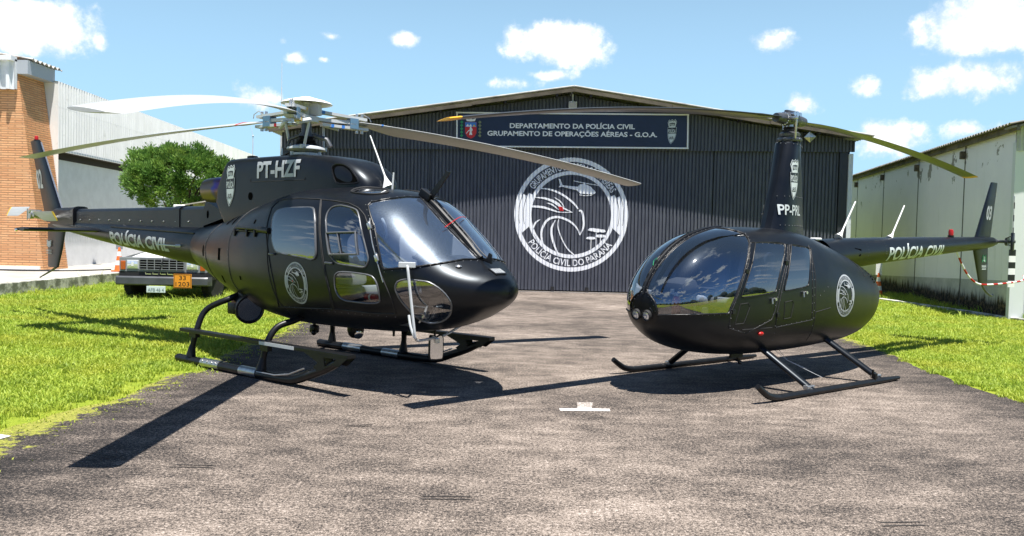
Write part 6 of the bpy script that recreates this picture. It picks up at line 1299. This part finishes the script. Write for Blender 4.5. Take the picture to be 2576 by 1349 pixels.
# traffic cones
def cone(loc, label, plate):
    c = empty('traffic_cone', loc, 0, label, 'traffic cone', 'orange and white traffic cones')
    b = MB(); b.box((0, 0, .02), (.36, .36, .04), None, .01); b.build('base', ORG, c)
    b = MB(); zs = [.04, .20, .34, .48, .62, .75]
    for i in range(5):
        b.mat(i % 2); r = lambda z: .14 - .11 * (z - .04) / .71; b.lathe([(r(zs[i]), zs[i]), (r(zs[i + 1]), zs[i + 1])], n=20)
    b.build('cone_body', [ORG, WHITE], c, True, 60)
    b = MB(); b.box((0, 0, .92), (.20, .02, .46)); b.cyl((0, 0, .70), (0, 0, .76), .03, 8); b.build('sign_plate', plate, c); return c
cone((11.75, 26.3, .0), 'orange and white cone with a white plate beside the white shed', WHITE)
cone((-12.25, 25.6, .285), 'orange and white cone with a grey plate on the yard left of the pickup', mat('grey_plate', (.22, .23, .24), .6))

# ================================================================ buildings on the left
def f_brick(t, p, oc):
    s = t.node('ShaderNodeSeparateXYZ'); t.l.new(oc, s.inputs[0]); cb = t.node('ShaderNodeCombineXYZ'); t.l.new(t.math('ADD', s.outputs[0], s.outputs[1]), cb.inputs[0]); t.l.new(s.outputs[2], cb.inputs[1])
    br = t.node('ShaderNodeTexBrick', {'Scale': 1.0, 'Mortar Size': .010, 'Mortar Smooth': .35, 'Bias': -.2, 'Brick Width': .44, 'Row Height': .072, 'Color1': (.80, .44, .22), 'Color2': (.68, .33, .155), 'Mortar': (.46, .26, .15)}); t.l.new(cb.outputs[0], br.inputs['Vector'])
    c = t.mix(t.math('MULTIPLY', t.ramp(t.noise(oc, 1.2, 7, .7), .5, .72), .5), br.outputs['Color'], (.74, .48, .28)); c = t.mix(t.math('MULTIPLY', t.ramp(t.noise(oc, 6, 6, .7), .55, .75), .35), c, (.46, .21, .10)); t.set(p.inputs['Base Color'], c)
    b = t.node('ShaderNodeBump', {'Strength': 1.0, 'Distance': .03, 'Height': t.math('ADD', t.math('SUBTRACT', 1., br.outputs['Fac']), t.math('MULTIPLY', t.noise(oc, 25, 5), .3))}); t.l.new(b.outputs[0], p.inputs['Normal'])
BRICK = mat('orange_brick', rough=.9, fn=f_brick, spec=.15)
bk = empty('brick_building', (-15.0, 25.5, .28), 0, 'orange brick building with flared corner and white ribbed fascia at the left edge', 'building')
b = MB()
zb_, zt2 = 0., 6.42
def cx(z): return .45 - .80 * z / 6.0   # right edge leans in as it rises
nz_ = 84
# stepped courses on the flared side give each row its own lit ledge
vs = []; fs = []
for k in range(nz_):
    z0, z1 = k * zt2 / nz_, (k + 1) * zt2 / nz_; x = cx((z0 + z1) / 2)
    b.box(((x - 20) / 2, .70, (z0 + z1) / 2), (x + 20, 1.4, z1 - z0 - .006 if k < nz_ - 1 else z1 - z0))
b.box(((cx(3.2) - 20) / 2 - .40, 1.25, zt2 / 2), (cx(3.2) + 20 - .8, 2.44, zt2)) if 0 else None
b.add([(-20, .02, 0), (cx(0) - .02, .02, 0), (cx(zt2) - .02, .02, zt2), (-20, .02, zt2), (cx(0) - .02, 1.36, 0), (cx(zt2) - .02, 1.36, zt2)], [(0, 1, 2, 3), (1, 4, 5, 2)])
b.build('wall', BRICK, bk)
b = MB(); b.box((-10.1, -.03, -.02), (20.9, .06, .26)); b.build('plinth', WHITE, bk)
b = MB(); xs = np.arange(-14, -.36 + .01, .02); vs = []
WFAS = mat('white_ribbed_sheet', (.74, .76, .78), .5, var=.06)
for x in xs: u = ((x + .36) / .31) % 1; y = -.16 - .09 * np.interp(u, [0, .2, .3, .6, .72, 1], [0, 0, 1, 1, 0, 0]); vs += [(x, y, 5.53), (x, y, 6.42)]
b.add(vs, [(2 * i, 2 * i + 2, 2 * i + 3, 2 * i + 1) for i in range(len(xs) - 1)]); b.build('fascia', WFAS, bk)
b = MB(); b.box((-7.3, -.20, 6.46), (13.9, .30, .14)); b.box((-.36, -.1, 6.0), (.02, .12, .9)); b.build('gutter', WFAS, bk)
b = MB(); b.box((-.19, .70, 6.24), (.34, 1.5, .42), (0, 0, 0)); b.build('fascia', mat('grey_fascia', (.40, .43, .47), .6), bk)
b = MB(); k = 90; vs = []
for j in range(k + 1): y = .05 + 1.7 * j / k; w_ = .04 * math.sin(2 * PI * j / k * 7); vs += [(-6, y, 7.4 + w_), (.06, y, 6.50 + w_), (.06, y, 6.475 + w_)]
b.add(vs, [q for j in range(k) for q in ((3 * j, 3 * j + 1, 3 * j + 4, 3 * j + 3), (3 * j + 1, 3 * j + 2, 3 * j + 5, 3 * j + 4))]); b.build('roof', ROOF, bk)
wh = empty('warehouse', (-14.95, 28.0, .28), 0, 'long white warehouse with corrugated upper wall behind the pruned tree', 'building')
def f_wcor(t, p, oc):
    c = t.mix(t.ramp(t.noise(t.mapping(oc, (1, 1, .3)), 1.6, 8, .68), .38, .68), (.74, .74, .72), (.84, .84, .82)); c = t.mix(t.math('MULTIPLY', t.ramp(t.noise(oc, 3.5, 8, .75), .58, .72), .5), c, (.34, .33, .28)); t.set(p.inputs['Base Color'], c)
WCOR = mat('white_corrugated_wall', rough=.75, fn=f_wcor); WBR = mat('white_painted_brick', (.80, .81, .83), .8, var=.05, bump=.35, bscale=14)
slope = -.055
b = MB(); L_ = 36.6; per = .19; k = int(L_ / per * 6); vs = []
for j in range(k + 1):
    y = -1.1 + L_ * j / k; w_ = .032 * math.sin(2 * PI * L_ * j / k / per); x = slope * y + w_
    vs += [(x, y, 3.82), (x + .01, y, 5.25), (x + .012, y, 5.25), (x + .004, y, 6.08), (x - .06, y, 6.085)]
b.add(vs, [q for j in range(k) for q in [(5 * j + i, 5 * j + 5 + i, 5 * j + 6 + i, 5 * j + 1 + i) for i in range(4)]]); b.build('corrugated_wall', WCOR, wh)
b = MB(); v = [(-.30, -.6), (slope * 36 - .30, 35.4)]; b.add([(v[0][0], v[0][1], -.1), (v[1][0], v[1][1], -.1), (v[1][0], v[1][1], 3.95), (v[0][0], v[0][1], 3.95)], [(0, 1, 2, 3)]); b.build('wall', WBR, wh)
b = MB(); b.add([(-.28, -.6, 3.60), (slope * 36 - .28, 35.4, 3.60), (slope * 36 - .28, 35.4, 3.83), (-.28, -.6, 3.83), (.02, -.6, 3.83), (slope * 36 + .02, 35.4, 3.83), (-.28, -.6, 3.83)], [(0, 1, 2, 3), (3, 2, 5, 4)]); b.build('eave_beam', mat('dark_beam', (.035, .027, .022), .85), wh)
b = MB(); b.add([(.06, -.6, 3.83), (slope * 36 + .06, 35.4, 3.83), (slope * 36 + .06, 35.4, 3.90), (.06, -.6, 3.90)], [(0, 1, 2, 3)]); b.build('sill_flashing', mat('grey_flashing', (.42, .46, .50), .6), wh)
b = MB(); b.add([(0.06, -1.1, 6.08), (slope * 36, 35.4, 6.08), (-9, 35.4, 7.2), (-9, -1.1, 7.2)], [(0, 1, 2, 3)]); b.build('roof', ROOF, wh)
b = MB(); b.add([(.06, -1.08, -.1), (-9, -1.08, -.1), (-9, -1.08, 7.19), (.06, -1.08, 6.07)], [(0, 1, 2, 3)]); b.build('wall', WCOR, wh)
b = MB(); b.box((-.15, 1.9, 1.55), (.22, .26, .34), None, .03); b.box((-.12, 1.9, 1.30), (.25, .3, .04)); b.build('wall_lamp', GREYW, wh)

# ================================================================ pruned tree
tree = empty('conifer_tree', (-10.95, 27.3, 0), 0, 'round clipped dark green conifer behind the parked pickup', 'tree')
BARK = mat('bark', (.10, .075, .05), .9, bump=.8, bscale=18, var=.35)
b = MB(); b.tube([(.1, 0, 0), (.05, 0, .9), (.1, .05, 1.6), (.0, 0, 2.2)], [.17, .13, .12, .10], 10, sub=3); b.build('trunk', BARK, tree, True)
LIMB = []
rt = np.random.default_rng(11); b = MB()
for i in range(16):
    a = rt.uniform(0, 2 * PI); d = rt.uniform(.5, 1.5); e = (math.cos(a) * d, math.sin(a) * d * .9, rt.uniform(2.3, 3.9)); LIMB.append(e)
    b.tube([(.05, 0, rt.uniform(1.3, 2.1)), (e[0] * .45, e[1] * .45, e[2] - .55), e], [.06, .04, .015], 6, sub=3)
b.build('limb', BARK, tree, True)
cl = []
for i in range(500):
    while True:
        u = rt.uniform(-1, 1, 3)
        r = np.linalg.norm(u)
        if .50 < r < 1: break
    r2 = r ** .35; u = u / r * r2 * (1 + .10 * math.sin(5 * math.atan2(u[1], u[0]) + 3 * u[2]) + rt.normal() * .035)
    if u[2] < -.55 and rt.random() < .7: continue
    c = np.array([u[0] * 1.72 - .12, u[1] * 1.5, 3.25 + u[2] * (1.02 if u[2] > 0 else .92)])
    if rt.random() < .05 or math.sin(c[0] * 4.1 + 1.3) * math.sin(c[2] * 4.7 + .4) * math.sin(c[1] * 2.3 + .8) > .55: continue
    cl.append((c, rt.uniform(.10, .27)))
# larger open gaps on the right underside
cl = [(c, r) for c, r in cl if not (c[0] > .75 and c[2] < 2.75 and rt.random() < .55)]
LV = []; LF = []; LT = []; nv = 0
for c, r in cl:
    n = int(60 + 420 * r); d = rt.normal(size=(n, 3)); d /= np.linalg.norm(d, axis=1)[:, None]; d[:, 2] += .25; P0 = c + d * r * rt.uniform(.25, 1.0, n)[:, None]
    out = (c - np.array([0, 0, 3.1])); out = out / (np.linalg.norm(out) + 1e-6); dirn = d * .8 + out * .7 + np.array([0, 0, .35]) + rt.normal(size=(n, 3)) * .35; dirn /= np.linalg.norm(dirn, axis=1)[:, None]
    side = np.cross(dirn, rt.normal(size=(n, 3))); side /= np.linalg.norm(side, axis=1)[:, None]; ln = rt.uniform(.06, .13, n)[:, None]; wd = rt.uniform(.012, .024, n)[:, None]
    Q = np.stack([P0 - side * wd * .4, P0 + side * wd * .4, P0 + dirn * ln * .6 + side * wd, P0 + dirn * ln, P0 + dirn * ln * .6 - side * wd], 1); LV.append(Q.reshape(-1, 3)); tt_ = rt.uniform(0, .45) + rt.uniform(0, .55, n); LT.append(np.repeat(tt_, 5)); LF += [(nv + 5 * i, nv + 5 * i + 1, nv + 5 * i + 2, nv + 5 * i + 3, nv + 5 * i + 4) for i in range(n)]; nv += 5 * n
LV = np.concatenate(LV); me = bpy.data.meshes.new('crown'); me.from_pydata([tuple(x) for x in LV], [], LF); at = me.attributes.new('tint', 'FLOAT', 'POINT'); at.data.foreach_set('value', np.concatenate(LT).astype(np.float32)); me.update()
def f_leaf(t, p, oc):
    at = t.node('ShaderNodeAttribute', attribute_name='tint'); c = t.mix(at.outputs['Fac'], (.04, .125, .028), (.24, .40, .075)); c = t.mix(t.math('MULTIPLY', t.ramp(t.noise(oc, 1.6, 4), .5, .7), .5), c, (.32, .40, .07)); t.set(p.inputs['Base Color'], c)
    tr = t.node('ShaderNodeBsdfTranslucent'); t.set(tr.inputs['Color'], c); mx = t.node('ShaderNodeMixShader', {0: .25}); t.l.new(p.outputs[0], mx.inputs[1]); t.l.new(tr.outputs[0], mx.inputs[2]); out = [n for n in t.n if n.type == 'OUTPUT_MATERIAL'][0]; t.l.new(mx.outputs[0], out.inputs[0])
link('crown', me, mat('conifer_foliage', rough=.6, fn=f_leaf, spec=.3), tree)

# ================================================================ pickup with fuel rack
pk = empty('pickup_truck', (-7.93, 18.6, 0), R(1.5), 'black and white pickup facing the camera with an orange 33 1203 hazard plate', 'pickup truck')
PBLK = mat('pickup_black', (.02, .021, .023), .3, var=.2, coat=.4); GRIL = mat('grille_grey', (.24, .25, .26), .45)
def shell(b, secs):
    "box-like sections: (y, half width, z low, z high, corner)"
    S_ = []
    for y, w_, z0, z1, r in secs: S_.append([(-w_, y, z0), (-w_, y, z1 - r), (-w_ + r * .35, y, z1 - r * .3), (-w_ + r, y, z1), (w_ - r, y, z1), (w_ - r * .35, y, z1 - r * .3), (w_, y, z1 - r), (w_, y, z0)])
    return loft_sections(b, S_)
shell(MB(), [(.10, .98, .48, .96, .04), (.14, 1.0, .48, .975, .05), (1.35, 1.0, .48, 1.09, .07), (1.45, 1.0, .48, 1.10, .07)]).build('bonnet_body', PBLK, pk, True, 35)
b = MB(); b.add([(-.74, .125, .985), (.80, .125, .985), (.78, .6, 1.06), (-.72, .6, 1.06), (.76, 1.40, 1.15), (-.70, 1.40, 1.15), (-.74, .125, .955), (.80, .125, .955)], [(0, 1, 2, 3), (3, 2, 4, 5), (6, 7, 1, 0)]); b.build('hood', WHITE, pk, True, 60)
shell(MB(), [(1.4, .96, .6, 1.12, .05), (1.95, .80, 1.1, 1.76, .10), (2.1, .78, 1.1, 1.82, .10), (3.1, .78, 1.1, 1.82, .10), (3.2, .84, .6, 1.5, .1)]).build('cab', PBLK, pk, True, 35)
b = MB(); b.add([(-.80, 1.46, 1.16), (.80, 1.46, 1.16), (.70, 1.93, 1.70), (-.70, 1.93, 1.70)], [(0, 1, 2, 3)]); b.build('windscreen', GLASSB, pk)
b = MB(); b.box((0, 4.3, .85), (1.96, 2.2, .65), None, .03); b.build('cargo_bed', PBLK, pk)
b = MB(); b.box((0, .085, .82), (1.98, .05, .34), None, .012); b.build('grille_surround', GRIL, pk)
b = MB(); b.box((-.02, .055, .83), (1.0, .02, .25)); b.build('grille_opening', DARK, pk)
b = MB()
for z in (.72, .775, .83, .885, .94): b.box((-.02, .038, z), (1.02, .02, .012))
for x in (-.52, -.352, -.186, -.02, .146, .312, .48): b.box((x, .036, .83), (.014, .018, .25))
b.build('grille_bars', GRIL, pk)
for x in (-.68, .66):
    h = MB(); h.box((x, .055, .82), (.27, .02, .20), None, .01); h = h.build('headlight', GREYW, pk); b = MB(); b.box((x, .042, .82), (.235, .012, .165), None, .02); b.build('lens', LENS, h, True); b = MB(); b.box((x, .034, .83), (.05, .01, .09)); b.build('bulb_shield', WHITE, h)
for x in (-.90, .89): b = MB(); b.box((x, .06, .80), (.11, .04, .20), None, .012); b.build('indicator', mat('amber_lens', (.46, .10, .015), .25), pk) 
b = MB(); b.box((0, .09, .60), (1.98, .06, .14)); b.box((.55, .052, .57), (.10, .015, .04)) if 0 else None; b.build('valance', RUBBER, pk)
b = MB()
for i in range(4): x = -.33 + .165 * i; b.box((x, .055, .612), (.13, .012, .02)); b.box((x - .06, .055, .63), (.014, .012, .04))
b.build('chrome_slot', CHROME, pk)
b = MB(); b.tube([(-1.06, .10, .46), (-1.02, -.02, .46), (-.9, -.06, .46), (.9, -.06, .46), (1.02, -.02, .46), (1.06, .10, .46)], .02, 6); 
S_ = [[(x, y, z) for y, z in ((y0, .36), (y0 - .03, .39), (y0 - .03, .53), (y0, .56), (y0 + .08, .56), (y0 + .08, .36))] for x, y0 in ((-1.06, .12), (-1.03, .0), (-.95, -.035), (.95, -.035), (1.03, .0), (1.06, .12))]
b = MB(); loft_sections(b, S_); b.build('bumper', mat('dark_bumper', (.075, .08, .088), .4, var=.2), pk, True, 40)
b = MB(); b.box((-.10, -.085, .275), (.42, .02, .145), None, .004); pl_ = b.build('licence_plate', mat('plate_white', (.66, .74, .74), .5), pk)
art('plate_lettering', [(text_box('AFB 46 4', -.18, -.045, .18, .035, .01), 0)], [mat('plate_ink', (.22, .27, .29), .6)], lambda a, b, o: (-.10 + a, -.098 - o, .27 + b), pl_)
b = MB(); b.box((.50, -.10, .475), (.40, .012, .32)); hz = b.build('hazard_plate', mat('orange_plate', (.80, .30, .02), .5), pk)
art('plate_lettering', [(poly_tris([[(-.19, -.15), (.19, -.15), (.19, .15), (-.19, .15)], [(-.18, -.14), (.18, -.14), (.18, .14), (-.18, .14)]]), 0), (text_box('33', -.075, .025, .075, .12, .0), 0), (text_box('1203', -.155, -.115, .155, -.02, .0), 0)], [DECD], lambda a, b, o: (.50 + a, -.108 - o, .475 + b), hz)
for x in (-.88, .90):
    for y in (.72, 4.1):
        wl = empty('wheel', (x, y, .36)); wl.parent = pk; wl.rotation_euler = (0, 0, R(-9 if y < 1 else 0))
        b = MB(); b.lathe([(.20, -.10), (.33, -.11), (.36, -.08), (.365, 0), (.36, .08), (.33, .11), (.20, .10)], axis='X', n=30)
        for j in range(30):
            a = 2 * PI * j / 30
            for s_ in (-.055, .055): b.box((s_, .362 * math.cos(a), .362 * math.sin(a)), (.07, .035, .02), (a, 0, 0))
        b.build('tyre', mat('tyre_rubber', (.022, .021, .020), .85) if x < 0 and y < 1 else bpy.data.materials['tyre_rubber'], wl); b = MB(); b.lathe([(0, .05), (.06, .06), (.14, .04), (.20, .09)], axis='X', n=20); b.lathe([(0, -.05), (.06, -.06), (.14, -.04), (.20, -.09)], axis='X', n=20); b.build('rim', STEEL, wl, True)
b = MB(); b.cyl((-.8, .72, .36), (.8, .72, .36), .05, 8); b.box((0, 1.5, .42), (1.2, 2.2, .12)); b.tube([(-.3, .5, .36), (.4, .6, .30), (.7, .8, .36)], .03, 6); b.build('axle', RUBBER, pk)
# rack with roof sheet over the bed
b = MB()
for x in (-.62, .0, .72):
    for y in (3.5, 5.2): b.box((x, y, 1.7), (.06, .06, 1.3))
b.tube([(.72, 3.5, 2.45), (1.25, 3.5, 2.06)], .02, 6); b.build('rack_frame', mat('rack_brown', (.13, .11, .08), .7), pk)
b = MB(); b.add([(-.80, 3.3, 2.30), (.15, 3.3, 2.48), (.75, 3.3, 2.38), (.75, 5.4, 2.38), (.15, 5.4, 2.48), (-.80, 5.4, 2.30), (-.80, 3.3, 2.27), (.15, 3.3, 2.445), (.75, 3.3, 2.35)], [(0, 1, 4, 5), (1, 2, 3, 4), (6, 7, 1, 0), (7, 8, 2, 1)]); b.build('rack_roof', mat('rack_sheet', (.46, .42, .34), .7, var=.2), pk)
b = MB(); b.box((-.86, 3.45, 2.13), (.30, .4, .33), None, .02); b.build('equipment_box', WHITE, pk)
b = MB(); b.box((-.2, 4.2, 1.95), (.8, .9, .5), None, .03); b.build('fuel_tank', mat('tank_tan', (.30, .25, .18), .6), pk)
b = MB(); b.box((.55, 4.2, 1.8), (.5, .9, .5)); b.build('pump_box', RUBBER, pk)
b = MB(); b.tube([(.02, .03, 1.05), (.0, .01, .90), (-.06, .0, .72), (-.10, -.05, .45)], .008, 6); b.build('earth_cable', RUBBER, pk)
# cables lying on the yard
b = MB(); b.tube([(-13.9, 25.2, .30), (-14.6, 24.9, .30), (-15.6, 24.8, .30), (-14.9, 24.6, .30), (-13.7, 25.0, .30), (-13.2, 25.6, .30), (-12.9, 26.4, .30)], .018, 6, sub=6); o = b.build('cable', RUBBER); tag(o, 'thin black cable lying on the yard below the brick corner', 'cable')

for nm in ('door_post', 'wear_plate', 'vent', 'control_stick', 'rudder_pedal', 'grab_handle', 'purlin_end', 'wall_joint', 'rafter_bracket', 'cowling_fitting', 'scissor_link', 'barge_board', 'skid_bolt', 'belly_fitting', 'drain_hose', 'rack_frame', 'wheel_bracket', 'seat_base', 'drive_shaft_cover', 'cooling_louvre', 'cable', 'axle', 'blade_pin', 'sleeve_plate', 'frequency_adapter', 'marking_tape', 'teeter_bolt', 'vent_slot', 'chrome_slot', 'swashplate', 'lamp_bracket', 'hinge', 'roof'):
    for o in [x for x in C.objects if x.type == 'MESH' and x.name.split('.')[0] == nm]: explode(o)
bpy.context.view_layer.update()
